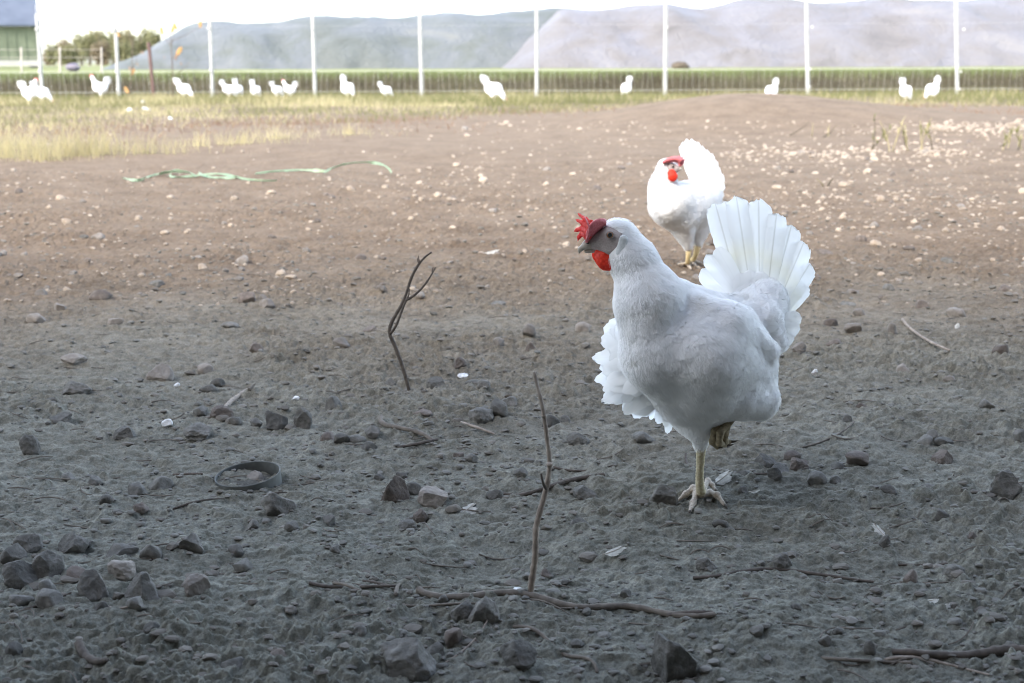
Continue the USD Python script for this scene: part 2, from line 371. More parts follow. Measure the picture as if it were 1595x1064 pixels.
def plumage(body, fields, rng, mind, parent, lift=0.10, skip=None, seed=1, name='plumage', kmax=40000, hug=.0024, hair=0, hw=1.0):
    """fields: rows (world point, direction, length, width); each feather takes a blend of the nearest rows."""
    p, fi = poisson(body, kmax, rng, mind)
    n = body.face_normals[fi]
    if skip is not None:
        k = ~skip(p); p, n = p[k], n[k]
    Q = np.array([f[0] for f in fields]); Dr = unit(np.array([f[1] for f in fields], float)); LW = np.array([[f[2], f[3], f[4] if len(f) > 4 else 1.0] for f in fields])
    d2 = ((p[:, None] - Q[None]) ** 2).sum(-1); w = 1 / (d2 + 1e-4) ** 2; w /= w.sum(1, keepdims=True)
    d = w @ Dr; lw = w @ LW
    d = d + rng.normal(0, 0.10, d.shape); d = d - n * (d * n).sum(1, keepdims=True); d = unit(d)
    sc = rng.uniform(0.85, 1.15, len(p))
    ax = unit(d + n * (lift + rng.uniform(-.03, .06, len(p)))[:, None])
    L = lw[:, 0] * sc; Wd = lw[:, 1] * sc
    pk = list(feathers(p - d * L[:, None] * 0.35 + n * .001, ax, n, L, Wd, curl=-lift * 0.75, camber=0.1, nv=8, nu=5, seed=seed, rag=0.05, bn=0.95))
    # let every vane hug the body: a small height above the skin that grows towards its tip
    from scipy.spatial import cKDTree
    sp, sf = trimesh.sample.sample_surface(body, 90000, seed=7)
    vn = body.vertex_normals; bary = trimesh.triangles.points_to_barycentric(body.triangles[sf], sp)
    sn = unit((vn[body.faces[sf]] * bary[..., None]).sum(1))
    V = pk[0]; _, ii = cKDTree(sp).query(V)
    n0 = sn[ii]; h0 = ((V - sp[ii]) * n0).sum(1)
    U = pk[2]; tgt = np.repeat(rng.uniform(.0002, .0012, len(p)), 40) + np.repeat(lw[:, 2], 40) * hug * np.clip(U[:, 1], 0, 1) ** 1.5 * (1 - .35 * np.abs(U[:, 0])) * np.repeat(L, 40) / .03
    pk[0] = V + n0 * (tgt - h0)[:, None]
    own = pk[3] - pk[3] * 0; d0 = np.repeat(d, 40, 0)
    pk[3] = unit(n0 + np.repeat(lw[:, 2], 40)[:, None] * (.12 * d0 + np.repeat(rng.normal(0, .09, (len(p), 3)), 40, 0)))
    # soft barbs that stand a little proud of the vanes
    if hair:
        q, qi = trimesh.sample.sample_surface(body, hair, seed=9)
        nq = body.face_normals[qi]
        k = ~skip(q) if skip is not None else np.ones(len(q), bool)
        q, nq = q[k], nq[k]
        dq = np.zeros_like(q); lq = np.zeros(len(q)); 
        for c in range(0, len(q), 5000):
            s_ = slice(c, c + 5000); d2 = ((q[s_, None] - Q[None]) ** 2).sum(-1); w = 1 / (d2 + 1e-4) ** 2; w /= w.sum(1, keepdims=True); dq[s_] = w @ Dr; lq[s_] = w @ LW[:, 0]
        dq += rng.normal(0, .22, dq.shape); dq = unit(dq - nq * (dq * nq).sum(1, keepdims=True))
        Lh = np.minimum(lq * rng.uniform(.25, .6, len(q)), .012)
        pts = np.stack([q - nq * .0005, q + dq * Lh[:, None] * .35 + nq * (.0016 + .04 * Lh)[:, None], q + dq * Lh[:, None] * .7 + nq * (.0026 + .05 * Lh)[:, None], q + dq * Lh[:, None] + nq * (.003 * rng.uniform(.5, 1.3, len(q)))[:, None]], 1)
        pth = str(parent.GetPath()) + '/' + number(str(parent.GetPath()), 'down')
        cv = UsdGeom.BasisCurves.Define(stage, pth); cv.CreateTypeAttr('linear')
        cv.CreateCurveVertexCountsAttr(Vt.IntArray.FromNumpy(np.full(len(q), 4, np.int32)))
        cv.CreatePointsAttr(Vt.Vec3fArray.FromNumpy(pts.reshape(-1, 3).astype(np.float32)))
        cv.CreateWidthsAttr(Vt.FloatArray.FromNumpy(np.tile(np.array([.00026, .00024, .00018, .00006], np.float32) * hw, len(q)))); cv.SetWidthsInterpolation('vertex')
        UsdShade.MaterialBindingAPI.Apply(cv.GetPrim()).Bind(MF_HAIR); tag(cv, kind='stuff')
    return tag(blade_obj(name, parent, MF_PLUM, [tuple(pk)]), kind='stuff')
# ------------------------------------------------------------------ hen house behind the camera, its eave shades the foreground
M_TIMBER = M('dark_timber', [(0.3, (.05, .038, .028)), (0.7, (.10, .078, .058))], 6, 0.85, 0.4, 40)
M_SHEET = M('roof_sheet', [(0.3, (.10, .10, .105)), (0.7, (.15, .15, .155))], 4, 0.6)
def box(c, s): 
    m = trimesh.creation.box(extents=s); return (m.vertices + np.asarray(c), m.faces)
EAVE_Y, EAVE_Z = -0.05, 3.8
def hen_house():
    T = thing('hen_house', 'dark timber hen house at the viewpoint, eave overhanging the near soil', 'building', (0, -1.2, 0))
    o = np.array([0, -1.2, 0])
    obj('wall', shift(box((0, -1.2, 2.1), (60, .12, 4.2)), o), M_TIMBER, T)
    y0, z0, y1, z1 = EAVE_Y, EAVE_Z, -7.0, 6.4
    V = np.array([[x, y, z + dz] for x in (-30.2, 30.2) for (y, z) in ((y0, z0), (y1, z1)) for dz in (0, .08)])
    h = trimesh.Trimesh(V, process=False).convex_hull
    obj('roof', (h.vertices - o, h.faces), M_SHEET, T)
    obj('back_wall', shift(box((0, -12.8, 1.9), (60, .12, 3.8)), o), M_TIMBER, T)
    V = np.array([[x, y, z + dz] for x in (-30.2, 30.2) for (y, z) in ((-7.01, 6.4), (-13.4, 3.8)) for dz in (0, .08)])
    h = trimesh.Trimesh(V, process=False).convex_hull
    obj('roof', (h.vertices - o, h.faces), M_SHEET, T)
    for x in (-30, 30):
        obj('gable', shift(cat_mesh([box((x, -7, 1.9), (.12, 11.4, 3.8))]), o), M_TIMBER, T)
    for x in np.arange(-28, 29, 4.0):
        if abs(x) < .5: continue
        obj('post', shift(box((x, EAVE_Y - .25, EAVE_Z / 2), (.12, .12, EAVE_Z)), o), M_TIMBER, T)
hen_house()
# ------------------------------------------------------------------ yard soil
def soil_material():
    nodes = {'g': ('geometry', {}), 'sp': ('separate_xyz', {}),
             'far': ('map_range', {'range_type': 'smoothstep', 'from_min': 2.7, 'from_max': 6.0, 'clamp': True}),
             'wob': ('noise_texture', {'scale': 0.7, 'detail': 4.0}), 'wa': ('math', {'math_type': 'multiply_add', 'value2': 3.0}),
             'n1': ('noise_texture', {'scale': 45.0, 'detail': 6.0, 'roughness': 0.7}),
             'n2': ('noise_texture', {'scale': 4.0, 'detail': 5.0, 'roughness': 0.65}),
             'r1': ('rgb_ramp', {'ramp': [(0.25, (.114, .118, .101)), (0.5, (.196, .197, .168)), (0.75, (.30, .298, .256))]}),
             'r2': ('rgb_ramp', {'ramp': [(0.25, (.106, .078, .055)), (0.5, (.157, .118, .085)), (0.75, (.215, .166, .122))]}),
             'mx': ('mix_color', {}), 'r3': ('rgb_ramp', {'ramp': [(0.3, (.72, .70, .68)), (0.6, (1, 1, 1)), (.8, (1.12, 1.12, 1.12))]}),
             'mm': ('mix_color', {'blend_type': 'multiply', 'fac': 1.0, 'use_clamp': False}),
             'n3': ('noise_texture', {'scale': 240.0, 'detail': 5.0, 'roughness': 0.75}),
             'b': ('bump', {'strength': 1.0, 'distance': 0.003}),
             'n4': ('noise_texture', {'scale': 330.0, 'detail': 3.0, 'roughness': 0.7}), 'r4': ('rgb_ramp', {'ramp': [(.33, (.72, .72, .72)), (.5, (1, 1, 1)), (.66, (1.25, 1.25, 1.24))]}), 'm4': ('mix_color', {'blend_type': 'multiply', 'fac': 1.0, 'use_clamp': False}),
             'p': ('principled_bsdf', {'roughness': 0.9, 'specular_ior_level': 0.15})}
    links = [('g.position', 'sp.vector'), ('g.position', 'wob.vector'), ('g.position', 'n1.vector'), ('g.position', 'n2.vector'), ('g.position', 'n3.vector'),
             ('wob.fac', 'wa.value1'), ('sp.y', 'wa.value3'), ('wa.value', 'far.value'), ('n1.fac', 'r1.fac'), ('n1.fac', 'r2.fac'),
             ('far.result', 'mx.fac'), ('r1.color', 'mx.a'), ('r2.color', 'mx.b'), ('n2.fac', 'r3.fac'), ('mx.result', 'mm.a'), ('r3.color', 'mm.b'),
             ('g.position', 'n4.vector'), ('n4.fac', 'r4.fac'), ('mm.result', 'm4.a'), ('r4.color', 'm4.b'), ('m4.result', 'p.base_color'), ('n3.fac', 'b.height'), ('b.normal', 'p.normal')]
    return usdkit.material(stage, '/World/Looks/yard_soil', nodes, links, surface='p.BSDF')
def yard():
    ys = [-14, -8, -4, -2, -1, -0.4, 0, 0.3, 0.5, 0.7, 0.8, 0.9]; y = 0.95
    while y < 23.4: ys.append(y); y += max(0.0016, 0.00135 * (y / 1.2) ** 1.75) if y > 1.05 else 0.004
    ys.append(23.5); ys = np.array(ys)
    s = np.linspace(-1, 1, 861) * 0.62
    s = np.r_[-np.array([60, 30, 16, 9, 5.5, 3.6, 2.5, 1.8, 1.35, 1.05, .85, .72, .66]), s, np.array([60, 30, 16, 9, 5.5, 3.6, 2.5, 1.8, 1.35, 1.05, .85, .72, .66])[::-1]]
    s.sort()
    w = np.sqrt(0.30 ** 2 + (0.72 * np.maximum(ys, 0)) ** 2)
    X = s[None] * w[:, None]; Y = np.repeat(ys[:, None], len(s), 1)
    Z = gz(X, Y)
    Z = np.where(Y > 22.9, Z - (Y - 22.9) * 0.2, Z)
    a, b = X.shape
    i, j = np.meshgrid(np.arange(a - 1), np.arange(b - 1), indexing='ij'); q = (i * b + j).ravel()
    F = np.vstack([np.stack([q, q + 1, q + b + 1], 1), np.stack([q, q + b + 1, q + b], 1)])
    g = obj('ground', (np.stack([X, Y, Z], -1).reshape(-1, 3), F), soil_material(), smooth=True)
    tag(g, 'bare trodden soil of the hen yard, dark near and sandy further back', 'ground', kind='structure')
    print('ground rows', len(ys), 'tris', len(F))
yard()
# ------------------------------------------------------------------ field, bank and grass
rngf = np.random.default_rng(3)
M_FIELD = usdkit.material(stage, '/World/Looks/field_grass', {
    'g': ('geometry', {}), 's': ('separate_xyz', {}), 'n': ('noise_texture', {'scale': 1.3, 'detail': 6.0}), 'n2': ('noise_texture', {'scale': 20.0, 'detail': 4.0}),
    'r': ('rgb_ramp', {'ramp': [(0.3, (.11, .125, .045)), (0.5, (.155, .17, .07)), (0.75, (.22, .225, .115))]}),
    'rb': ('rgb_ramp', {'ramp': [(0.3, (.055, .046, .03)), (0.6, (.095, .082, .05)), (0.8, (.13, .12, .065))]}),
    'k': ('map_range', {'range_type': 'smoothstep', 'from_min': 25.1, 'from_max': 25.9, 'clamp': True}), 'm': ('mix_color', {}),
    'b': ('bump', {'strength': .6, 'distance': .03}), 'p': ('principled_bsdf', {'roughness': .9, 'specular_ior_level': .2})},
    [('g.position', 's.vector'), ('s.y', 'k.value'), ('g.position', 'n.vector'), ('g.position', 'n2.vector'), ('n.fac', 'r.fac'), ('n.fac', 'rb.fac'), ('k.result', 'm.fac'),
     ('rb.color', 'm.a'), ('r.color', 'm.b'), ('m.result', 'p.base_color'), ('n2.fac', 'b.height'), ('b.normal', 'p.normal')], surface='p.BSDF')
def field_z(x, y):
    x = np.asarray(x, float); y = np.asarray(y, float)
    t = np.clip((y - 23.6) / 2.6, 0, 1); t = t * t * (3 - 2 * t)
    p = np.stack([x * .5, y * .5, 0 * x], -1)
    return -0.03 + 0.36 * t + 0.05 * (fbm(p, 3, 17) - .5) * np.clip((y - 22.9), 0, 1)
ys = np.r_[np.arange(22.7, 27, .1), np.geomspace(27.2, 900, 70)]
xs = np.r_[-900, -400, -200, -120, -80, -55, np.arange(-40, 41, .5), 55, 80, 120, 200, 400, 900]
X, Y = np.meshgrid(xs, ys); Z = field_z(X, Y)
a, b = X.shape; i, j = np.meshgrid(np.arange(a - 1), np.arange(b - 1), indexing='ij'); q = (i * b + j).ravel()
F_ = np.vstack([np.stack([q, q + 1, q + b + 1], 1), np.stack([q, q + b + 1, q + b], 1)])
tag(obj('field', (np.stack([X, Y, Z], -1).reshape(-1, 3), F_), M_FIELD, smooth=True), 'green meadow on the low bank beyond the fence', 'field', kind='structure')

def blades(P, H, Wd, lean, seed, seg=3):
    """Thin tapering grass blades rooted at P."""
    rng = np.random.default_rng(seed); N = len(P)
    az = rng.uniform(0, 2 * np.pi, N); ln = rng.uniform(.1, 1, N) * lean
    d = np.stack([np.cos(az), np.sin(az), 0 * az], -1); s = np.stack([-np.sin(az + 1), np.cos(az + 1), 0 * az], -1)
    V = []
    for k in range(seg + 1):
        t = k / seg
        c = P + np.array([0, 0, 1.0]) * (H * t * (1 - .25 * ln * t))[:, None] + d * (H * ln * t * t)[:, None]
        w = (Wd * (1 - .9 * t))[:, None] * s
        V += [c - w, c + w]
    V = np.stack(V, 1)
    f = np.array([g for k in range(seg) for g in ([2 * k, 2 * k + 1, 2 * k + 3], [2 * k, 2 * k + 3, 2 * k + 2])])
    return V.reshape(-1, 3), (f[None] + (np.arange(N) * V.shape[1])[:, None, None]).reshape(-1, 3)
def scatter(n, x0, x1, y0, y1, keep, seed):
    rng = np.random.default_rng(seed); x = rng.uniform(x0, x1, n); y = rng.uniform(y0, y1, n)
    k = rng.uniform(0, 1, n) < keep(x, y)
    return x[k], y[k]
MG_GREEN = leafy('grass_green', [(.2, (.115, .125, .045)), (.6, (.20, .19, .08)), (.85, (.29, .25, .125))], .9, .35, .7, island=.25)
MG_DRY = leafy('grass_dry', [(.2, (.34, .29, .15)), (.6, (.48, .42, .24)), (.85, (.56, .50, .32))], .9, .35, .8, island=.2)
MG_WEED = leafy('weed_brown', [(.2, (.06, .047, .03)), (.55, (.10, .085, .05)), (.85, (.14, .135, .07))], .9, .25, .8, island=.3)
MG_BRIGHT = leafy('grass_bright', [(.2, (.085, .10, .035)), (.6, (.13, .15, .058)), (.85, (.19, .20, .10))], .5, .35, .7, island=.2)
n2 = lambda x, y, s, sd: fbm(np.stack([x * s, y * s, 0 * x], -1), 3, sd)
# turf strip in front of the fence; its near edge wanders, nearest on the left
def edge(x): return np.interp(x, [-14, -8.5, -5, -3, 0, 2, 4, 8, 14], [9.0, 9.6, 11.0, 12.6, 14.3, 16.5, 17.0, 15.5, 15.0])
def turf(x, y):
    e = edge(x) + 2.2 * (n2(x, y, .5, 5) - .5)
    return np.clip((y - e) / 5.0, 0, 1) * np.clip(n2(x, y, .9, 6) * 2.4 - .45, 0.3, 1)
x, y = scatter(170000, -13, 13, 9, 23.6, lambda x, y: turf(x, y) * (np.abs(x) < 2 + y * .46), 21)
g = np.random.default_rng(22).uniform(0, 1, len(x)) < np.clip(n2(x, y, .7, 9) * 2 - .35 + (y - 17) * .06, .1, .95)
for nm, mk, mt, lb in (('turf', g, MG_GREEN, 'short green and yellowing grass in front of the fence'), ('dry_turf', ~g, MG_DRY, 'straw coloured dry grass mixed through the turf strip')):
    P = np.stack([x[mk], y[mk], gz(x[mk], y[mk]) - .005], -1)
    rr = np.random.default_rng(23); H = rr.uniform(.03, .10, len(P)) * (1 + .9 * (P[:, 1] > 19))
    tag(obj(nm, blades(P, H, rr.uniform(.003, .006, len(P)), .8, 24, 2), mt), lb, 'grass', kind='stuff')
# dead low growth where the turf gives way to bare soil
MG_DEAD = leafy('dead_growth', [(.2, (.17, .105, .07)), (.6, (.26, .17, .115)), (.85, (.36, .26, .17))], 1.2, .25, .85, island=.25)
x, y = scatter(60000, -12, 10, 7.5, 19, lambda x, y: np.exp(-((y - edge(x) - .4) / 1.7) ** 2) * np.clip(n2(x, y, .6, 12) * 3 - 1.0, 0, 1) * (np.abs(x) < 2 + y * .46), 25)
P = np.stack([x, y, gz(x, y) - .004], -1); rr = np.random.default_rng(26)
tag(obj('dead_growth', blades(P, rr.uniform(.02, .07, len(P)), rr.uniform(.003, .007, len(P)), 1.3, 27, 2), MG_DEAD), 'low dead reddish brown growth along the near edge of the turf', 'dead growth', kind='stuff')
# weeds on the shaded bank side, bright grass along its top
x, y = scatter(60000, -14, 14, 23.2, 25.7, lambda x, y: .35 + .65 * n2(x, y, 1.3, 31), 32)
P = np.stack([x, y, field_z(x, y) - .01], -1); rr = np.random.default_rng(33)
tag(obj('bank_weeds', blades(P, rr.uniform(.06, .22, len(P)), rr.uniform(.004, .009, len(P)), .6, 34, 3), MG_WEED), 'brown and dull green weeds on the bank side behind the wire', 'weeds', kind='stuff')
x, y = scatter(60000, -17, 17, 25.3, 31, lambda x, y: np.clip(1.3 - (y - 25.3) * .16, .25, 1), 35)
P = np.stack([x, y, field_z(x, y) - .01], -1); rr = np.random.default_rng(36)
tag(obj('bank_grass', blades(P, rr.uniform(.05, .13, len(P)), rr.uniform(.004, .009, len(P)), .6, 37, 2), MG_BRIGHT), 'bright green grass along the top of the bank', 'grass', kind='stuff')
# straw tufts on the left
tufts = [(12, 246, 62, 1.0), (60, 250, 50, 1.0), (105, 244, 56, 1.1), (140, 242, 58, 1.0), (165, 236, 46, .7), (30, 232, 40, .9), (235, 240, 34, .6), (375, 224, 26, .8), (430, 216, 30, .7), (310, 228, 30, .5), (545, 210, 22, .6)]
for k, (px, py, hp, den) in enumerate(tufts):
    q = ground_at(px, py); rr = np.random.default_rng(600 + k); n = int(210 * den)
    rad = np.abs(rr.normal(0, .24, n)); az = rr.uniform(0, 2 * np.pi, n)
    x, y = q[0] + rad * np.cos(az), q[1] + rad * np.sin(az) * .8
    P = np.stack([x, y, gz(x, y) - .004], -1); h = hp / FPX * q[1]
    V, Fb = blades(P, rr.uniform(.3, 1.3, n) * h * (1 - .4 * np.clip(rad / .5, 0, 1)), rr.uniform(.0015, .0032, n), .75, 601 + k, 3)
    tag(obj('straw_tuft', (V, Fb), MG_DRY), None, 'grass tuft', kind='stuff')
    pr = stage.GetPrimAtPath('/World/straw_tuft' + ('' if k == 0 else f'_{k:03d}'))
    tag(pr, ['tall straw tuft cut by the left picture edge', 'broad straw tuft second from the left picture edge', 'tallest pale straw tuft in the left clump', 'pale straw tuft at the right of the left clump', 'thin straw tuft ending the left clump on the right', 'low straw tuft behind the leftmost tufts', 'sparse straw stalks left above the green strip end', 'small straw tuft above the middle of the green strip', 'straw tuft with upright stalks above the green strip', 'wispy stalks between the left clump and the middle tufts', 'low straw tuft above the arched strip end'][k])
# weeds on the mound at the right
for k, (px, py, hp, lb) in enumerate([(1395, 236, 52, 'sparse green and brown weed on the stony mound, right of the second hen'), (1275, 212, 24, 'small dry brown weed on the mound beside the pebbles'), (1290, 292, 22, 'two dry stalks standing in the stony soil'), (1570, 232, 30, 'thin yellow stalks at the right picture edge')]):
    q = ground_at(px, py); rr = np.random.default_rng(640 + k); h = hp / FPX * q[1]
    T = thing('weed', lb, 'weed', q)
    for s_ in range((9, 5, 2, 5)[k]):
        b0 = np.array([rr.normal(0, .10), rr.normal(0, .06), 0]); b0[2] = gz(q[0] + b0[0], q[1] + b0[1]) - q[2]
        tp = b0 + [rr.normal(0, .06), rr.normal(0, .04), h * rr.uniform(.55, 1.05)]
        st = obj('stem', tube([b0, (b0 + tp) / 2 + rr.normal(0, .01, 3), tp], [.004, .003, .0015], 8, 5), MG_WEED if s_ % 2 else MG_DRY, T, smooth=True)
        if k in (0, 3):
            nL = 7; t = rr.uniform(.3, 1, nL); P = b0 + (tp - b0) * t[:, None]
            V, Fb = blades(P, rr.uniform(.03, .08, nL), np.full(nL, .007), 1.4, 650 + s_, 2)
            obj('leaf', (V, Fb), MG_GREEN if s_ % 3 else MG_DRY, st)

# ------------------------------------------------------------------ covered heaps beyond the bank
def cover(name, stops, bl):
    return usdkit.material(stage, '/World/Looks/' + name, {
        'g': ('geometry', {}), 'mp': ('mapping', {'scale': (.35, .35, .7)}), 'n': ('noise_texture', {'scale': 1.0, 'detail': 7.0, 'roughness': .62, 'distortion': .8}),
        'r': ('rgb_ramp', {'ramp': stops}), 'n2': ('noise_texture', {'scale': 2.0, 'detail': 5.0, 'distortion': 1.6}), 'b': ('bump', {'strength': bl, 'distance': .12}),
        'p': ('principled_bsdf', {'roughness': .55, 'specular_ior_level': .4})},
        [('g.position', 'mp.vector'), ('mp.vector', 'n.vector'), ('n.fac', 'r.fac'), ('g.position', 'n2.vector'), ('n2.fac', 'b.height'), ('b.normal', 'p.normal'), ('r.color', 'p.base_color')], surface='p.BSDF')
MC_GREY = cover('grey_green_cover', [(.25, (.046, .05, .044)), (.45, (.074, .081, .077)), (.6, (.09, .097, .104)), (.8, (.13, .131, .118))], .85)
MC_PALE = cover('pale_cover', [(.25, (.07, .065, .064)), (.42, (.115, .107, .107)), (.58, (.128, .125, .138)), (.8, (.18, .168, .158))], .85)
def heap(name, label, x0, x1, y, depth, H, mat, seed, slope0, slope1, Hfun):
    nx, nd = int((x1 - x0) * 5), 70
    xs = np.linspace(x0, x1, nx); t = np.linspace(0, 1, nd)
    X, Tt = np.meshgrid(xs, t, indexing='ij')
    endf = np.clip((X - x0) / slope0, 0, 1) * np.clip((x1 - X) / slope1, 0, 1)
    Hx = Hfun(X) * np.minimum(endf * 1.0, 1)
    prof = np.clip(np.minimum(Tt, 1 - Tt) / .40, 0, 1); prof = np.sin(prof * np.pi / 2) ** .85
    p = np.stack([X, Tt * depth, 0 * X], -1)
    fold = np.abs(fbm(np.stack([X * .30 + Tt * 1.5, Tt * 2.2, 0 * X], -1), 3, seed) - .5)
    fine = fbm(np.stack([X * 1.1 - Tt * 3, Tt * depth * .5, 0 * X], -1), 4, seed + 9) - .5
    rid = np.sin(X * 1.15 + Tt * 9 + 5 * fbm(np.stack([X * .25, Tt * 2, 0 * X], -1), 2, seed + 3)) * np.clip(1.2 - 1.6 * Tt, 0, 1) * np.clip(prof * 2, 0, 1)
    Hx = Hx * (1 + .035 * (fbm(np.stack([X * .42, 0 * X, 0 * X], -1), 2, seed + 5) - .5))
    Z = .15 * rid * np.clip(endf * 4, 0, 1) + Hx * prof * (1 + .22 * (.2 - fold)) + .17 * fine * np.clip(prof * 3, 0, 1) * np.clip(endf * 4, 0, 1)
    Yy = y + Tt * depth + 1.1 * fold * (1 - prof) + .45 * fine
    z0 = field_z(X, Yy)
    a, b = X.shape; i, j = np.meshgrid(np.arange(a - 1), np.arange(b - 1), indexing='ij'); q = (i * b + j).ravel()
    F = np.vstack([np.stack([q, q + b, q + b + 1], 1), np.stack([q, q + b + 1, q + 1], 1)])
    V = np.stack([X, Yy, z0 + Z - .05], -1).reshape(-1, 3)
    return tag(obj(name, (V, F), mat, smooth=True), label, 'heap')
Yh = 58.0
def top_h(px, py, yy): return at_y(px, py, yy)[2] - .33
lx = [at_y(px, 100, Yh + 6)[0] for px in (0, 235, 300, 420, 520, 575, 625, 690, 760, 840, 930)]
lz = [top_h(px, py, Yh + 6) for px, py in ((0, 40), (235, 46), (300, 32), (420, 28), (520, 24), (575, 20), (625, 23), (690, 21), (760, 19), (840, 15), (930, 15))]
heap('covered_heap', 'long heap under a grey green sheet, sloping down to the left by the trees', at_y(134, 108, Yh)[0], at_y(1020, 108, Yh)[0], Yh, 15, 3, MC_GREY, 71, 3.3, 2.0, lambda X: np.interp(X, lx, lz) * .98)
Yr = 54.5
rx = [at_y(px, 100, Yr + 6)[0] for px in (860, 910, 980, 1035, 1100, 1150, 1300, 1420, 1490, 1600, 2200)]
rz = [top_h(px, py, Yr + 6) for px, py in ((860, 16), (910, 16), (980, 9), (1035, 5), (1100, 8), (1150, 1), (1300, 2), (1420, -5), (1490, -2), (1600, -8), (2200, -12))]
heap('covered_heap', 'long heap under a pale lilac beige sheet filling the right half of the background', at_y(776, 106, Yr)[0], at_y(2300, 106, Yr)[0], Yr, 15, 3, MC_PALE, 91, 2.7, 3.0, lambda X: np.interp(X, rx, rz) * .98)
# clod in front of the right heap
q = at_y(1060, 103, 50.0); m = ellipsoid([q[0], 50, field_z(q[0], 50) + .08], [.35, .25, .22], 3)
m.vertices += m.vertex_normals * (.18 * (fbm(m.vertices * 4, 3, 4) - .5))[:, None]
tag(obj('earth_clump', m, M('dark_earth', [(.3, (.05, .04, .03)), (.7, (.10, .08, .06))], 8), smooth=True), 'small dark earth clump at the foot of the pale heap', 'clump')

# ------------------------------------------------------------------ barn at the left edge
M_GREENWALL = M('green_cladding', [(.3, (.075, .09, .06)), (.7, (.115, .132, .09))], 1.5, .7)
M_BLUEROOF = M('blue_grey_roof', [(.3, (.072, .085, .115)), (.7, (.095, .11, .145))], 1.0, .75, spec=.1)
M_PLINTH = M('pale_plinth', [(.3, (.24, .235, .22)), (.7, (.30, .29, .275))], 2.0, .8)
M_TRIM = M('white_trim', [(0, (.70, .70, .72)), (1, (.76, .76, .78))], 2.0, .6)
yb = 88.0
xr = at_y(63, 80, yb)[0]; zb = float(field_z(xr, yb)); ze = at_y(60, 41, yb)[2]; z0 = at_y(50, 100, yb)[2]
bo = np.array([xr, yb, z0])
B = thing('shed', 'long green clad shed with blue grey roof at the left picture edge', 'building', bo, 23)
Lb, Db = 22.0, 12.0
obj('wall', shift(box((xr - Lb / 2, yb + .1, (z0 + ze) / 2 + .1), (Lb, .2, ze - z0 - .2)), bo), M_GREENWALL, B)
obj('plinth', shift(box((xr - Lb / 2, yb + .05, z0 + .08), (Lb + .04, .3, .34)), bo), M_PLINTH, B)
for k in range(36):
    obj('cladding_rib', shift(box((xr - .3 - k * .6, yb - .02, (z0 + ze) / 2 + .1), (.10, .04, ze - z0 - .25)), bo), M_GREENWALL, B)
rs = [(0, yb - .45, ze), (0, yb + Db / 2, ze + 4.6), (0, yb + Db + .45, ze)]
for a_, b_ in ((rs[0], rs[1]), (rs[1], rs[2])):
    V = np.array([[xx, p_[1], p_[2] + dz] for xx in (xr + .1 - Lb, xr + .1) for p_ in (a_, b_) for dz in (0, .14)])
    h = trimesh.Trimesh(V, process=False).convex_hull; obj('roof', shift((h.vertices, h.faces), bo), M_BLUEROOF, B)
V = np.array([[xr + dx, p_[0], p_[1]] for dx in (-.15, 0) for p_ in ((yb + .2, z0 - .5), (yb + Db, z0 - .5), (yb + Db, ze), (yb + Db / 2, ze + 4.5), (yb + .2, ze))])
h = trimesh.Trimesh(V, process=False).convex_hull; obj('gable_wall', shift((h.vertices, h.faces), bo), M_GREENWALL, B)
V = np.array([[xr + .1 + dx, p_[1], p_[2] + dz] for dx in (0.01, .12) for p_ in (rs[0], rs[1]) for dz in (-.12, .22)])
h = trimesh.Trimesh(V, process=False).convex_hull; obj('verge_trim', shift((h.vertices, h.faces), bo), M_TRIM, B)
# purple covered bundle beyond the fence
q = at_y(114, 108, 48.0); z_ = float(field_z(q[0], 48)); m = ellipsoid([0, 0, .15], [.26, .25, .15], 3)
m.vertices[:, 2] = np.maximum(m.vertices[:, 2], 0); m.vertices += m.vertex_normals * (.06 * (fbm(m.vertices * 6, 3, 2) - .5))[:, None]
m.vertices += [q[0], 48, z_]
tag(obj('wrapped_bundle', m, M('purple_sheet', [(.3, (.085, .075, .105)), (.7, (.13, .115, .15))], 6, .5), smooth=True), 'small purple wrapped bundle in the field beside the shed', 'bundle')

# ------------------------------------------------------------------ trees on the skyline
M_BARK = M('tree_bark', [(.3, (.07, .055, .04)), (.7, (.13, .10, .08))], 4, .9)
crowns = [leafy('crown_olive', [(.2, (.15, .15, .075)), (.7, (.24, .23, .12))], .4, .3, island=.3), leafy('crown_ochre', [(.2, (.18, .16, .08)), (.7, (.27, .24, .13))], .4, .3, island=.3), leafy('crown_russet', [(.2, (.17, .135, .085)), (.7, (.25, .20, .13))], .4, .3, island=.3)]
tl = [(84, 68, 0, 9), (97, 63, 2, 9), (112, 60, 1, 10), (127, 50, 0, 10), (140, 47, 0, 10), (152, 46, 1, 9), (166, 48, 0, 10), (178, 44, 0, 11), (192, 44, 1, 10), (206, 42, 1, 9), (221, 43, 0, 9), (232, 44, 0, 8), (105, 72, 0, 12), (160, 62, 2, 12), (190, 60, 0, 12), (78, 78, 2, 8), (244, 50, 0, 8)]
col = ['olive', 'ochre', 'russet']
plc = ['leftmost low', 'low', 'second from the shed', 'taller', 'rounded', 'thin', 'broad', 'tallest', 'pale', 'sparse', 'right hand', 'last', 'front low', 'front middle', 'front right', 'nearest to the shed', 'half hidden']
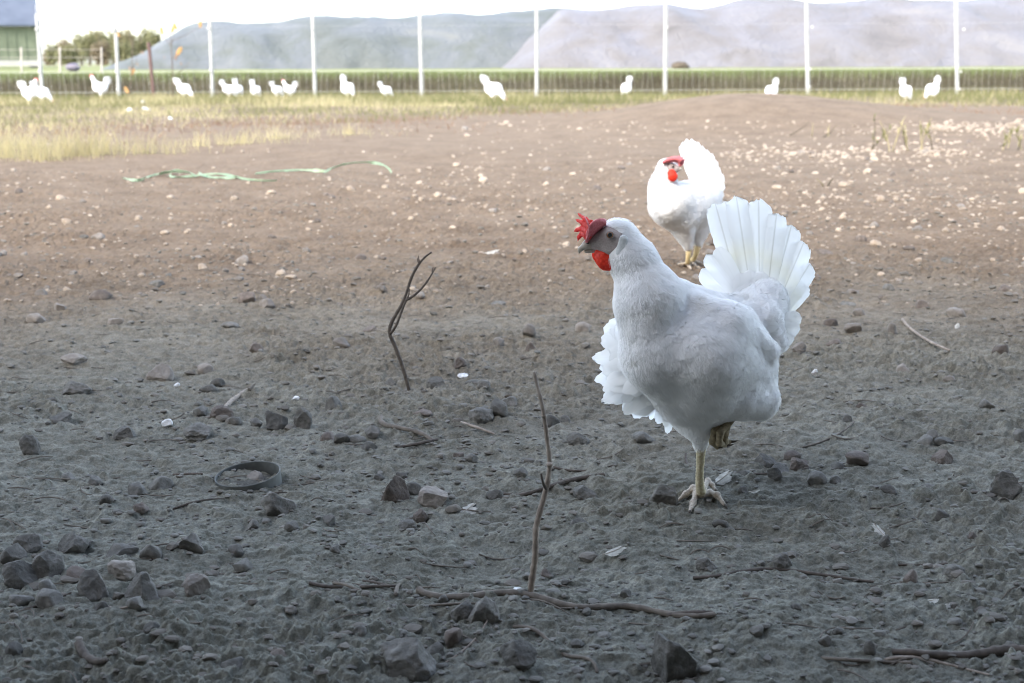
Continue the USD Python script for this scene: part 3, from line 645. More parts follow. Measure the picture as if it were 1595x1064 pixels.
for k, (px, py, c, rp) in enumerate(tl):
    yt = 195.0 + 6 * (k % 4) if k not in (12, 13, 14) else 180.0
    base = at_y(px, 100, yt); base[2] = float(field_z(base[0], yt)); h = at_y(px, py, yt)[2] - base[2]; r = 1.35 * rp / FPX * yt
    T = thing('tree', f'{plc[k]} {col[c]} autumn tree on the skyline between shed and heap', 'tree', base)
    obj('trunk', tube([[0, 0, -.1], [0.1, 0, h * .45], [0, 0.1, h * .85]], [.22, .15, .04], 10, 7), M_BARK, T, smooth=True)
    rr = np.random.default_rng(700 + k); n = 1000
    cl = rr.normal(0, 1, (9, 3)); cl = unit(cl) * rr.uniform(.25, .8, (9, 1)); cen = cl[rr.integers(0, 9, n)] + rr.normal(0, .27, (n, 3))
    cen = cen * [r * .95, r * .9, h * .48] + [0, 0, h * .50]
    A_ = unit(rr.normal(0, 1, (n, 3))); Bv = unit(np.cross(A_, rr.normal(0, 1, (n, 3)))); s_ = rr.uniform(.10, .26, (n, 1))
    V = np.stack([cen - A_ * s_, cen + Bv * s_ * .7, cen + A_ * s_, cen - Bv * s_ * .7], 1).reshape(-1, 3)
    F = (np.array([[0, 1, 2], [0, 2, 3]])[None] + (np.arange(n) * 4)[:, None, None]).reshape(-1, 3)
    obj('crown', (V, F), crowns[c], T)

# ------------------------------------------------------------------ the yard fence
M_WHITEPOST = M('white_post', [(.3, (.27, .27, .255)), (.7, (.36, .36, .335))], 6, .6)
M_WIRE = M('fence_wire', [(.3, (.40, .395, .37)), (.7, (.52, .51, .48))], 30, .6)
posts = [(66, 150, 57, 22), (185, 152, 180, 42), (331, 151, 327, 30), (491, 151, 487, 24), (657, 148, 654, 21), (836, 152, 836, 14), (1036, 149, 1037, 6), (1259, 151, 1256, 2), (1492, 155, 1489, -6)]
fo = np.array([0.0, 23.0, 0.0])
FT = thing('wire_fence', 'white posted wire mesh fence along the back of the hen yard', 'fence', fo)
feet = []
for k, (bx, by, tx, ty) in enumerate(posts):
    yy = 23.15 - .02 * k
    b0 = at_y(bx, by, yy); t0 = at_y(tx, ty, yy); b0[2] = min(b0[2], float(gz(b0[0], yy))) - .12; feet.append(b0)
    pm = tube([b0, t0], [.034, .031], 5, 14)
    p_ = obj('fence_post', shift(pm, fo), M_WHITEPOST, FT, smooth=40)
    obj('post_pin', shift(tube([t0, t0 + [0, 0, .16]], [.008, .006], 3, 6), fo), M_WIRE, p_, smooth=True)
    for hz in (.18, .48, 1.2):
        obj('insulator', shift(box((b0[0], yy - .055, b0[2] + .12 + hz), (.03, .03, .03)), fo), M_WIRE, p_)
wl = []
ext = [feet[0] + [-1.5, .1, 0]] + feet + [feet[-1] + [2.6, -.02, 0]]
zr = .02
for hz in (.10, .45):
    obj('wire', shift(tube([np.array([p_[0], p_[1] - .06, zr + hz]) for p_ in ext], [.0026, .0026], 80, 4), fo), M_WIRE, FT)
obj('wire', shift(tube([np.array([p_[0], p_[1] - .06, zr + 1.22]) for p_ in ext], [.0007, .0007], 80, 4), fo), M_WIRE, FT)
xs = np.arange(ext[0][0], ext[-1][0], .115); rr = np.random.default_rng(5)
for x_ in xs:
    yv = np.interp(x_, [p_[0] for p_ in ext], [p_[1] for p_ in ext]) - .06
    wl.append(tube([[x_, yv, zr - .04], [x_ + rr.normal(0, .03), yv, zr + .45]], [.0013, .0013], 2, 4))
tag(obj('mesh_wire', shift(cat_mesh(wl), fo), M_WIRE, FT), kind='stuff')
# distant field fence in front of the shed
M_GREYPOST = M('grey_post', [(.3, (.26, .23, .21)), (.7, (.36, .33, .30))], 6, .8)
fo2 = np.array([at_y(60, 105, 42.0)[0], 42.0, float(field_z(0, 42.0))])
F2 = thing('field_fence', 'thin grey wire fence in the field in front of the shed', 'fence', fo2)
ends = []
for px in (-90, -30, 33, 93, 158):
    b0 = at_y(px, 107, 42.0); b0[2] = fo2[2] - .1; t0 = at_y(px, 74, 42.0); ends.append((b0, t0))
    obj('post', shift(tube([b0, t0], [.035, .03], 4, 8), fo2), M_GREYPOST, F2, smooth=True)
for f in (.35, .65, .92):
    obj('wire', shift(tube([b + (t - b) * f for b, t in ends], [.006, .006], 40, 4), fo2), M_GREYPOST, F2)
# leaning rusty stake
M_RUST = M('rusty_stake', [(.3, (.085, .05, .045)), (.7, (.14, .085, .075))], 20, .8)
b0 = at_y(240, 152, 22.6); t0 = at_y(232, 70, 22.6); b0[2] -= .1
S_ = thing('stake', 'leaning red brown stake standing among the saplings left of the heaps', 'stake', b0)
obj('shaft', shift(tube([b0, t0], [.028, .03], 4, 8, .02), b0), M_RUST, S_)
obj('cap', shift(tube([t0 + [0, 0, -.02], t0 + [-.005, 0, .035]], [.034, .028], 3, 8), b0), M_RUST, S_)
# saplings with a few autumn leaves
ML_OR = leafy('leaf_orange', [(.3, (.30, .15, .06)), (.7, (.42, .26, .10))], 9, .3)
ML_DK = leafy('leaf_dark', [(.3, (.14, .10, .08)), (.7, (.24, .17, .12))], 9, .3)
def sapling(label, base_px, pts, leaves, yy):
    b0 = at_y(*base_px, yy); b0[2] = float(gz(b0[0], yy)) - .03
    T = thing('sapling', label, 'sapling', b0)
    tops = [at_y(px, py, yy + dy) for px, py, dy in pts]
    main = [b0, b0 + (tops[0] - b0) * .5 + [.03, 0, 0], tops[0]]
    tk = obj('trunk', shift(tube(main, [.012, .008, .003], 16, 6), b0), M_BARK, T, smooth=True)
    C = spline(main, 20)
    for t_ in tops[1:]:
        j = int(np.clip(np.argmin(np.abs(C[:, 2] - (t_[2] - .25))), 2, 17))
        obj('twig', shift(tube([C[j], (C[j] + t_) / 2 + [0, 0, -.03], t_], [.006, .004, .002], 10, 5), b0), M_BARK, tk, smooth=True)
    rr = np.random.default_rng(int(base_px[0]))
    for px, py, sz, dk in leaves:
        c = at_y(px, py, yy + rr.uniform(-.05, .05)); L = .85 * sz / FPX * yy
        d = unit(np.array([rr.normal(0, .5), rr.normal(0, .3), -1.0 if sz < 20 else -.4]))
        v, f, u, nn = feathers(c - d * L / 2 - b0, d, [rr.normal(0, .3), -1, .3], L, L * .22, curl=.2, camber=.3, nv=9, nu=5, seed=int(px), rag=.05, tipr=.6, bn=.4)
        obj('leaf', (v, f), ML_DK if dk else ML_OR, T, smooth=True)
sapling('bare young sapling with a few orange leaves left of the second post', (268, 150), [(262, 30, 0), (272, 44, .05), (280, 70, -.04), (250, 45, .03), (315, 38, .05), (296, 96, 0)],
        [(269, 46, 16, 0), (273, 41, 14, 0), (252, 48, 15, 0), (279, 80, 18, 0), (274, 89, 12, 1), (282, 99, 6, 1), (312, 38, 13, 0), (266, 30, 6, 1), (256, 90, 5, 1)], 21.9)
sapling('low twiggy sapling with yellow leaves beside the rusty stake', (198, 152), [(206, 60, 0), (210, 50, .05), (216, 82, 0), (230, 121, .06), (193, 18, 0)],
        [(207, 112, 15, 0), (202, 107, 9, 1), (214, 100, 6, 1), (209, 41, 9, 0), (193, 23, 7, 1), (191, 15, 5, 1), (222, 82, 8, 1), (197, 140, 13, 0), (184, 54, 9, 0)], 21.7)
# ---- the hen in front
def main_hen():
    rng = np.random.default_rng(11)
    foot = ground_at(1088, 783)
    R = Rig(foot[1]); P, S = R.P, R.S
    T = thing('hen', 'white hen in front standing on one leg with fanned tail', 'hen', foot, group=None)
    o = foot
    def add(name, m, mat, parent=T, smooth=True):
        v, f = (m.vertices, m.faces) if hasattr(m, 'vertices') else m
        return obj(name, (np.asarray(v) - o, f), mat, parent, smooth=smooth)
    C = lambda ax, ay, aw, bx, by, bw, ra, rb, k=None: (P(ax, ay, aw), P(bx, by, bw), S(ra), S(rb)) + ((S(k),) if k else ())
    prims = [
        C(958, 369, .028, 963, 371, .028, 22, 23),                       # head
        C(966, 372, .028, 985, 405, .035, 23, 30, 18),                   # upper neck
        C(985, 405, .035, 1014, 462, .045, 29, 46, 22),                  # neck
        C(1008, 472, .052, 1020, 556, .058, 46, 46, 20), C(1020, 556, .056, 1056, 632, .044, 45, 26, 20),                   # upper chest
        C(1094, 552, .042, 1124, 570, .0, 78, 80, 24),                   # belly
        C(1054, 473, .01, 1128, 506, -.05, 34, 42, 30),                  # back
        C(1130, 560, -.02, 1160, 605, -.03, 63, 47, 30),                 # rear flank
        C(1150, 610, .036, 1180, 620, .022, 40, 31, 10),                   # thigh fluff near side
        C(1100, 610, .045, 1092, 662, .03, 48, 21, 26),                  # thigh of standing leg
        C(1092, 662, .03, 1091, 692, .022, 22, 9, 14),
        C(1050, 600, .01, 1068, 645, .01, 36, 24, 24),                    # belly side left
        C(1088, 482, .046, 1132, 506, .056, 20, 32, 18), C(1132, 506, .056, 1190, 548, .030, 32, 19, 7),                    # folded near wing
        C(1150, 505, .035, 1200, 563, .0, 26, 7, 6),
        C(1150, 505, -.07, 1192, 470, -.09, 42, 34, 20),                 # tail root
        C(1190, 500, -.06, 1205, 530, -.05, 28, 18, 16),
    ]
    body = sdf_mesh(prims, 0.0034, k=S(25), ky=1.0, wob=0.004)
    add('body', body, MF_BODY)
    # plumage direction: point, direction in picture and depth, length and half width in px
    def F(px, py, w, dx, dy, dw, L, Wd, rel=1.0): return (P(px, py, w), np.array([dx, -dw, -dy], float), S(L), S(Wd), rel)
    fl = [F(955, 352, .04, 1, .15, 0, 9, 3), F(968, 360, .05, .9, .6, 0, 10, 3.2), F(985, 385, .06, .55, 1, 0, 16, 4.5), F(1010, 380, -.0, .8, 1, 0, 18, 4.5),
          F(968, 400, .06, .15, 1, 0, 13, 4), F(990, 430, .08, .35, 1, 0, 22, 7), F(1040, 430, .05, .8, .8, 0, 24, 7), F(960, 470, .06, -.05, 1, 0, 24, 9),
          F(1000, 500, .11, .15, 1, 0, 30, 11), F(1060, 480, .10, .6, 1, 0, 28, 10), F(1000, 590, .10, .3, 1, 0, 32, 12), F(1060, 560, .14, .15, 1, 0, 30, 11),
          F(1100, 520, .11, .7, .9, 0, 26, 9), F(1150, 540, .09, .75, .9, 0, 40, 9, 1.0), F(1100, 440, .04, .95, .6, -.2, 28, 11, 1.0), F(1160, 500, .05, .85, .8, -.2, 40, 9, 1.15),
          F(1190, 550, .03, .5, 1, -.1, 40, 8, 1.15), F(1110, 600, .10, .35, 1, 0, 26, 10), F(1180, 610, .06, .55, 1, 0, 28, 10, 1.2), F(1060, 640, .07, .5, 1, 0, 24, 8),
          F(1092, 680, .05, 0, 1, 0, 14, 4), F(1040, 600, .03, -.1, 1, 0, 30, 11, 1.8), F(1160, 460, -.06, .5, -.9, -.2, 34, 14, 1.7), F(1200, 470, -.07, .8, -.5, -.1, 34, 14, 1.7),
          F(1200, 520, -.03, 1, .3, 0, 32, 13, 1.7), F(1160, 500, -.03, .75, -.35, 0, 32, 13, 1.7), F(1170, 640, -.03, .5, 1, 0, 24, 8)]
    ex = P(946, 377, .05)
    def skip(p):
        q = (p - ex) / np.array([S(25), 1, S(22)])
        return ((q[:, 0] ** 2 + q[:, 2] ** 2) < 1) & (p[:, 1] < R.Y + 0.03) | (p[:, 2] < P(0 + 1090, 694)[2])
    bl = trimesh.Trimesh(body.vertices - o, body.faces, process=False)
    fl = [(a - o,) + tuple(b) for a, *b in fl]
    plumage(bl, fl, rng, S(5.0), T, lift=0.075, skip=lambda p: skip(p + o), hair=70000)
    # near wing: secondaries along the lower right edge, coverts above
    pk = []
    wing = [((1118, 478), (1150, 545)), ((1128, 480), (1163, 556)), ((1138, 484), (1174, 564)), ((1147, 488), (1184, 570)), ((1156, 494), (1194, 573)), ((1164, 500), (1203, 570)), ((1170, 506), (1207, 560)), ((1174, 508), (1208, 545))]
    for i, (a, b) in enumerate(wing):
        A, B = P(*a, .078 - .006 * i), P(*b, .058 - .007 * i)
        pk.append(feathers(A - o, B - A, [0.25, -1, .25], np.linalg.norm(B - A) * 1.03, S(9.5), curl=-.06, camber=.25, nv=14, nu=7, seed=i, rag=.03, tipr=.35, bn=.4))
    blade_obj('wing', T, MF_PLUM, pk)
    # fluffed feathers of the far flank, lit through from behind
    tips = [(944, 498), (938, 512), (933, 534), (930, 558), (927, 583), (929, 606), (936, 626), (950, 637), (967, 646), (984, 653), (1004, 650), (1017, 656), (1031, 665), (1052, 678)]
    tc = np.array(tips, float); tk = np.linspace(0, 1, len(tc)); cnt = 0
    for ring in range(5):
        nf = (20, 18, 16, 12, 8)[ring]
        for i in range(nf):
            u_ = np.clip((i + .5 + rng.normal(0, .25)) / nf, 0, 1); t = np.array([np.interp(u_, tk, tc[:, 0]), np.interp(u_, tk, tc[:, 1])])
            c = np.array([1028, 535]) + (np.array([1050, 590]) - [1028, 535]) * u_
            bx = c + (t - c) * (.22, .16, .12, .06, .02)[ring]
            tt = c + (t - c) * ((1.0, .93, .83, .70, .55)[ring] * rng.uniform(.95, 1.04)) + rng.normal(0, 2.0, 2)
            A, B = P(*bx, .020 + ring * .011), P(*tt, -.024 + ring * .017 + rng.normal(0, .004))
            wd = rng.uniform(10, 15) * (1 if u_ < .78 else .65)
            q = feathers(A - o, B - A, [-.3 + rng.normal(0, .3), -1, .25 + rng.normal(0, .2)], np.linalg.norm(B - A), S(wd), curl=rng.uniform(-.08, .06), camber=rng.uniform(.05, .25), nv=22, nu=11, seed=100 + cnt, rag=rng.uniform(.012, .034), tipr=rng.uniform(.24, .4), bn=.35, back=.1)
            cnt += 1; blade_obj('flank_feather', T, MF_FLANK, [q])
    # tail fan: main feathers, then shorter coverts
    fan = [((1164, 500), (1114, 317), 16), ((1172, 500), (1130, 313), 15), ((1176, 500), (1147, 306), 19), ((1184, 498), (1181, 312), 20), ((1190, 500), (1210, 332), 18), ((1193, 500), (1234, 350), 18), ((1198, 505), (1253, 377), 18), ((1200, 508), (1262, 410), 17), ((1200, 512), (1256, 440), 15)]
    for i, (a, b, wd) in enumerate(fan):
        A, B = P(*a, -.085), P(*b, -.115 - .005 * (i % 2) - .003 * abs(i - 5))
        q = feathers(A - o, B - A, [.05 + .04 * (i - 5), -1, .15], np.linalg.norm(B - A), S(wd * rng.uniform(1.1, 1.22)), curl=rng.uniform(-.03, .02), camber=.16, nv=34, nu=11, seed=300 + i, rag=.024, tipr=.125, bn=.35, back=.05)
        blade_obj('tail_feather', T, MF_TAIL, [q])
    short = [((1165, 480), (1099, 392), 16, -.10), ((1165, 490), (1095, 420), 17, -.097), ((1160, 495), (1100, 440), 15, -.094), ((1170, 480), (1116, 380), 17, -.102),
             ((1195, 500), (1252, 496), 15, -.075), ((1190, 505), (1250, 513), 15, -.07), ((1185, 515), (1241, 530), 15, -.065), ((1185, 520), (1232, 542), 13, -.06), ((1180, 525), (1219, 550), 11, -.055)]
    for (ring, r0, w, wd) in ((0, 84, -.088, 22), (1, 66, -.078, 21), (2, 48, -.068, 19), (3, 30, -.058, 17)):
        for ang in np.arange(-28, 118, 17 - ring) + 5 * ring:
            a_ = math.radians(ang); cx_, cy_ = 1172 + 3 * ring, 505
            short.append(((cx_, cy_), (cx_ + r0 * math.cos(a_) * (.80 if ang < 60 else .75), cy_ - r0 * math.sin(a_) * 1.0), wd, w))
    for i, (a, b, wd, w) in enumerate(short):
        A, B = P(*a, w + .024), P(*b, w)
        q = feathers(A - o, B - A, [.1, -1, .2], np.linalg.norm(B - A) * rng.uniform(.95, 1.05), S(wd * rng.uniform(.85, 1.05)), curl=-.08, camber=.22, nv=18, nu=9, seed=400 + i, rag=.02, tipr=.32 if i > 8 else .2, bn=.5, back=.08)
        blade_obj('tail_covert', T, MF_FLANK, [q])
    # head
    face = ellipsoid(P(945, 373.5, .037), [S(23), S(20), S(17.5)], 4)
    face.vertices += face.vertex_normals * (0.0007 * (fbm(face.vertices * 500, 2, 4) - .5))[:, None]
    fc = sdf_mesh([C(934, 375, .030, 958, 375, .036, 13, 19), C(950, 388, .036, 964, 386, .042, 12, 11), C(950, 366, .036, 964, 369, .041, 14, 11), C(925, 381, .026, 934, 377, .03, 8, 12)], 0.0012, k=S(10), wob=0.0012)
    add('face', fc, M_FACE)
    eye = ellipsoid(P(950, 366, .0535), [S(5.6), S(3.8), S(5.3)], 3)
    e = add('eye', eye, M_EYE)
    add('pupil', ellipsoid(P(950, 366, .0560), [S(3.5), S(1.4), S(3.5)], 2), M_PUPIL, e)
    lid = np.array([P(950 + 6.2 * math.cos(a), 366 + 5.6 * math.sin(a), .0548) for a in np.linspace(0, 2 * np.pi, 30)])
    add('eyelid', tube(lid, [S(1.0)], 30, 6), M_FACE, e)
    lobe = sdf_mesh([C(971, 373, .0565, 967.5, 393, .0555, 6.6, 8.0)], 0.001, k=S(4), ky=.5)
    lobe.vertices += lobe.vertex_normals * (0.0008 * (fbm(lobe.vertices * 400, 2, 9) - .5))[:, None]
    add('ear_lobe', lobe, M_LOBE)
    up = sdf_mesh([C(932, 378, .028, 915, 381, .028, 9.5, 7.0), C(915, 381, .028, 904, 388, .028, 7.0, 3.4), C(904, 388, .028, 902, 394.5, .028, 3.2, 1.1)], 0.0009, k=S(4), ky=.85)
    b = add('beak', up, M_BEAK)
    lowb = sdf_mesh([C(936, 388, .028, 913, 391, .028, 6.0, 3.2)], 0.0009, k=S(3), ky=.9)
    add('lower_mandible', lowb, M_BEAK, b)
    add('nostril', ellipsoid(P(915.5, 379, .0345), [S(2.2), S(.8), S(1.1)], 2), M_PUPIL, b)
    # comb: a folded blade. Rows run from its foot on the skull to the serrated rim
    foot_c = spline([P(912, 379, .028), P(921, 371, .030), P(931, 360, .032), P(943, 349, .032)], 29)
    mid_c = spline([P(914, 372, .040), P(920, 360, .046), P(930, 349, .046), P(942, 342, .040)], 29)
    rim_c = spline([P(915, 370, .044), P(916, 356, .050), P(913, 343, .048), P(909, 338, .040)], 29)
    rows = []
    for t in np.linspace(0, 1, 14):
        rows.append((1 - t) ** 2 * foot_c + 2 * t * (1 - t) * (mid_c * 1.25 - .125 * foot_c - .125 * rim_c) + t * t * rim_c)
    top_c = spline([P(915, 370, .044), P(922, 346, .050), P(932, 341, .046), P(942.5, 343, .038)], 29)
    A = np.array([foot_c + (top_c - foot_c) * t + 0.0 for t in np.linspace(0, 1, 10)])
    A += np.array([0, -1, 0]) * (0.006 * np.sin(np.linspace(0, np.pi, 10)))[:, None, None]
    cm = sheet(A, S(4.2))
    comb = add('comb', cm, M_COMB)
    # folded front flap with points
    for pts, r in (([(921, 350, .046), (912, 342, .040), (903, 335, .032), (899.5, 331.5, .030)], (4.5, 3.6, 1.6, .5)),
                   ([(919, 355, .046), (908, 347, .036), (900, 343.5, .030), (896, 341.5, .028)], (5.0, 4.0, 1.8, .5)),
                   ([(917, 361, .044), (908, 356, .034), (899, 358, .028), (893.5, 361, .026)], (6.5, 5.0, 2.8, .6)),
                   ([(915, 367, .042), (908, 363, .034), (902, 369, .030), (899.5, 376.5, .028)], (6.5, 4.6, 2.8, .6))):
        m = sdf_mesh([C(*pts[i], *pts[i + 1], r[i], r[i + 1]) for i in range(3)], 0.0009, k=S(3), ky=.55)
        add('comb_point', m, M_COMBT, comb)
    fl_ = sdf_mesh([C(914, 364, .036, 917, 350, .042, 6, 6), C(917, 350, .042, 921, 345, .046, 5, 3), C(914, 371, .034, 914, 364, .036, 4, 6)], 0.001, k=S(4), ky=.45)
    add('comb_flap', fl_, M_COMBT, comb)
    rimt = tube([P(913, 374, .047), P(917, 364, .050), P(917.5, 354, .052), P(914, 344, .050), P(911, 338, .044)], [S(1.6), S(1.5), S(1.3), S(.8)], 24, 8)
    add('comb_rim', rimt, M_COMB, comb)
    wt = sdf_mesh([C(934, 397, .036, 945, 405, .040, 9, 15), C(945, 405, .040, 949, 408, .040, 14, 12), C(946, 408, .04, 941, 416, .038, 9, 4)], 0.001, k=S(6), ky=.42)
    wt.vertices += wt.vertex_normals * (0.0012 * (fbm(wt.vertices * 260, 3, 6) - .5))[:, None]
    add('wattle', wt, M_WATTLE)
    wt2 = sdf_mesh([C(930, 396, .014, 938, 402, .014, 8, 13), C(938, 402, .014, 939, 412, .014, 12, 5)], 0.0012, k=S(6), ky=.4)
    add('wattle', wt2, M_WATTLE)
    # standing leg, scaled shank and four toes
    z0 = foot[2]
    def G(px, py, lift=0.0):
        q = ground_at(px, py); q[2] += lift; return q
    sh = [P(1092, 686, .022), P(1091.5, 705, .020), P(1090, 735, .016), P(1090.5, 758, .010), P(1093, 768, .006)]
    sv, sf = tube(sh, [S(9), S(7.2), S(6.0), S(6.6), S(7.6)], 60, 12)
    ring = (np.arange(60) % 3 == 0) * 0.0004
    sv[:720] += unit(sv[:720] - np.repeat(spline(sh, 60), 12, 0)) * np.repeat(ring, 12)[:, None]
    lg = add('leg', (sv, sf), M_LEG)
    hub = P(1093, 770, .006)
    toes = [[(1084, 782), (1079, 793), (1074.5, 804)], [(1080, 777), (1068, 779.5), (1056, 781)], [(1105, 781), (1116, 786), (1128, 792)], [(1102, 768), (1109, 772), (1114, 776)]]
    for i, tpts in enumerate(toes):
        q = [hub] + [G(*t_, lift=(.011, .009, .004)[j]) for j, t_ in enumerate(tpts)]
        prs = []; rad = [6.2, 4.9, 4.5, 2.6] if i < 3 else [4.6, 3.8, 3.3, 2.2]
        for j in range(3): prs.append((q[j], q[j + 1], S(rad[j]), S(rad[j + 1])))
        for j in (1, 2): prs.append((q[j], q[j], S(rad[j] * 1.2), S(rad[j] * 1.2)))
        tm = sdf_mesh(prs, 0.0011, k=S(3), wob=.001)
        tp = add('toe', tm, M_FOOT, lg)
        d = unit(q[3] - q[2]); c0, c1, c2 = q[3] + d * S(1), q[3] + d * S(5) + np.array([0, 0, S(1)]), q[3] + d * S(9) - np.array([0, 0, S(2.5)])
        obj('claw', shift(tube([c0, c1, c2], [S(2.4), S(1.8), S(.5)], 8, 6), o), M_CLAW, lg, smooth=True)
    # raised foot curled under the belly
    l2 = add('leg', tube([P(1142, 642, .02), P(1135, 655, .03), P(1128, 664, .035)], [S(10), S(8.5), S(8)], 16, 10), M_FOOTD)
    curl = [[(1126, 664, .045), (1113, 672, .058), (1110, 688, .058), (1117, 697, .048)], [(1130, 664, .048), (1122, 674, .064), (1120, 690, .062), (1130, 694, .050)], [(1132, 664, .042), (1129, 676, .054), (1128, 690, .050), (1137, 688, .042)]]
    for i, c in enumerate(curl):
        q = [P(*a) for a in c]; rad = [6, 5.6, 5.4, 3.6]
        tm = sdf_mesh([(q[j], q[j + 1], S(rad[j]), S(rad[j + 1])) for j in range(3)], 0.0012, k=S(3), wob=.001)
        add('toe', tm, M_FOOTD, l2)
        e0 = q[3]; add('claw', tube([e0, e0 + [S(6), -.002, S(1)], e0 + [S(12), -.002, S(2.5)]], [S(2.6), S(2), S(.6)], 8, 6), M_CLAW, l2)
    return T
main_hen()

# ---- the second hen, further back
def second_hen():
    rng = np.random.default_rng(12)
    foot = ground_at(1074, 420)
    R = Rig(foot[1]); P, S = R.P, R.S; o = foot
    T = thing('hen', 'white hen behind the front hen, head turned right, both legs on the ground', 'hen', foot)
    def add(name, m, mat, parent=T):
        v, f = (m.vertices, m.faces) if hasattr(m, 'vertices') else m
        return obj(name, (np.asarray(v) - o, f), mat, parent, smooth=True)
    C = lambda ax, ay, aw, bx, by, bw, ra, rb, k=None: (P(ax, ay, aw), P(bx, by, bw), S(ra), S(rb)) + ((S(k),) if k else ())
    prims = [C(1041, 260, .05, 1045, 262, .055, 10.5, 10.5), C(1037, 262, .045, 1031, 288, .05, 12, 15.5, 10), C(1031, 288, .05, 1041, 318, .045, 15, 25, 14),
             C(1046, 318, .045, 1080, 324, -.02, 30, 32, 20), C(1070, 305, 0, 1101, 302, -.06, 20, 21, 14), C(1062, 345, .03, 1072, 384, .025, 23, 6.5, 14), C(1090, 345, -.02, 1088, 378, .0, 21, 6.5, 12), C(1100, 320, -.05, 1112, 335, -.05, 22, 18, 10)]
    body = sdf_mesh(prims, 0.0065, k=S(12), wob=.006)
    add('body', body, MF_BODY)
    def F(px, py, w, dx, dy, dw, L, Wd): return (P(px, py, w) - o, np.array([dx, -dw, -dy], float), S(L), S(Wd))
    fl = [F(1036, 262, .06, 0, 1, 0, 6, 2), F(1028, 300, .1, .1, 1, 0, 11, 3.6), F(1050, 330, .12, .3, 1, 0, 14, 5), F(1060, 295, .05, .8, .6, 0, 12, 4), F(1090, 325, .04, .8, .7, 0, 16, 5), F(1072, 365, .05, .1, 1, 0, 10, 3.5), F(1090, 290, -.05, .4, -.8, 0, 14, 5), F(1115, 310, -.05, .8, .2, 0, 14, 5)]
    bl = trimesh.Trimesh(body.vertices - o, body.faces, process=False)
    plumage(bl, fl, rng, S(3.0), T, lift=.12, seed=5, hair=12000, hw=1.6)
    tips = [((1085, 300), (1064, 222)), ((1088, 302), (1070, 217)), ((1090, 303), (1078, 217)), ((1092, 305), (1086, 222)), ((1095, 306), (1094, 228)), ((1097, 308), (1102, 234)), ((1098, 309), (1109, 240)), ((1098, 310), (1115, 250)), ((1099, 312), (1120, 261)), ((1100, 315), (1126, 272)), ((1100, 318), (1127, 284)), ((1100, 322), (1126, 297)), ((1100, 326), (1122, 308))]
    for i, (a, b) in enumerate(tips):
        A, B = P(*a, -.08), P(*b, -.14 + .006 * i)
        q = feathers(A - o, B - A, [.2, -1, .2], np.linalg.norm(B - A) * 1.02, S(8.5), curl=-.02, camber=.2, nv=16, nu=7, seed=500 + i, rag=.035, tipr=.22, bn=.4)
        blade_obj('tail_feather', T, MF_TAIL, [q])
    add('face', sdf_mesh([C(1046, 261, .071, 1053, 263, .076, 7.0, 5.5)], .0016, k=S(3)), M_FACE)
    e = add('eye', ellipsoid(P(1048.5, 260, .0855), [S(1.8), S(1.4), S(1.8)], 2), M_PUPIL)
    b = add('beak', sdf_mesh([C(1054, 264, .075, 1059, 263.5, .078, 3.2, 2.2), C(1059, 263.5, .078, 1062.5, 265.5, .08, 2, .6)], .0012, k=S(2)), M_BEAK)
    ft = spline([P(1032, 254, .065), P(1042, 252, .07), P(1052, 252, .075), P(1058, 256, .078)], 24)
    tp = spline([P(1031, 253, .08), P(1043, 246, .085), P(1056, 244.5, .085), P(1064, 247, .085)], 24)
    A = np.array([ft + (tp - ft) * t for t in np.linspace(0, 1, 8)]); A += np.array([0, -1, 0]) * (0.01 * np.sin(np.linspace(0, np.pi, 8)))[:, None, None]
    cmb = add('comb', sheet(A, S(2.6)), M_COMB)
    for (a, bb) in (((1055, 250), (1058, 243)), ((1059, 251), (1063, 244.5)), ((1061, 253), (1066.5, 248)), ((1060, 256), (1066, 253))):
        add('comb_point', sdf_mesh([C(*a, .08, *bb, .082, 3.4, .9)], .0014), M_COMB, cmb)
    add('wattle', sdf_mesh([C(1046, 270, .088, 1048, 275, .09, 6.0, 7.2), C(1048, 276, .09, 1049, 279, .09, 6, 2.5)], .0014, k=S(3), ky=.6), M_WATTLE)
    for top, mid, end, w0 in (((1073, 384), (1072.0, 402), (1070.5, 417), .02), ((1088, 380), (1083, 398), (1078, 415), .0)):
        g = ground_at(end[0], end[1] + 2)
        lg = add('leg', tube([P(*top, w0), P(*mid, w0), g + [0, 0, .012]], [S(4.8), S(3.7), S(3.9)], 20, 8), M_LEGY)
        for dx, dy in ((-.03, -.02), (0.005, -.045), (.035, -.02), (.01, .02)):
            e0 = g + [dx, dy, 0]; e0[2] = gz(e0[0], e0[1]) + .004
            add('toe', sdf_mesh([(g + [0, 0, .01], e0, S(3), S(1.6))], .0022), M_FOOT, lg)
second_hen()
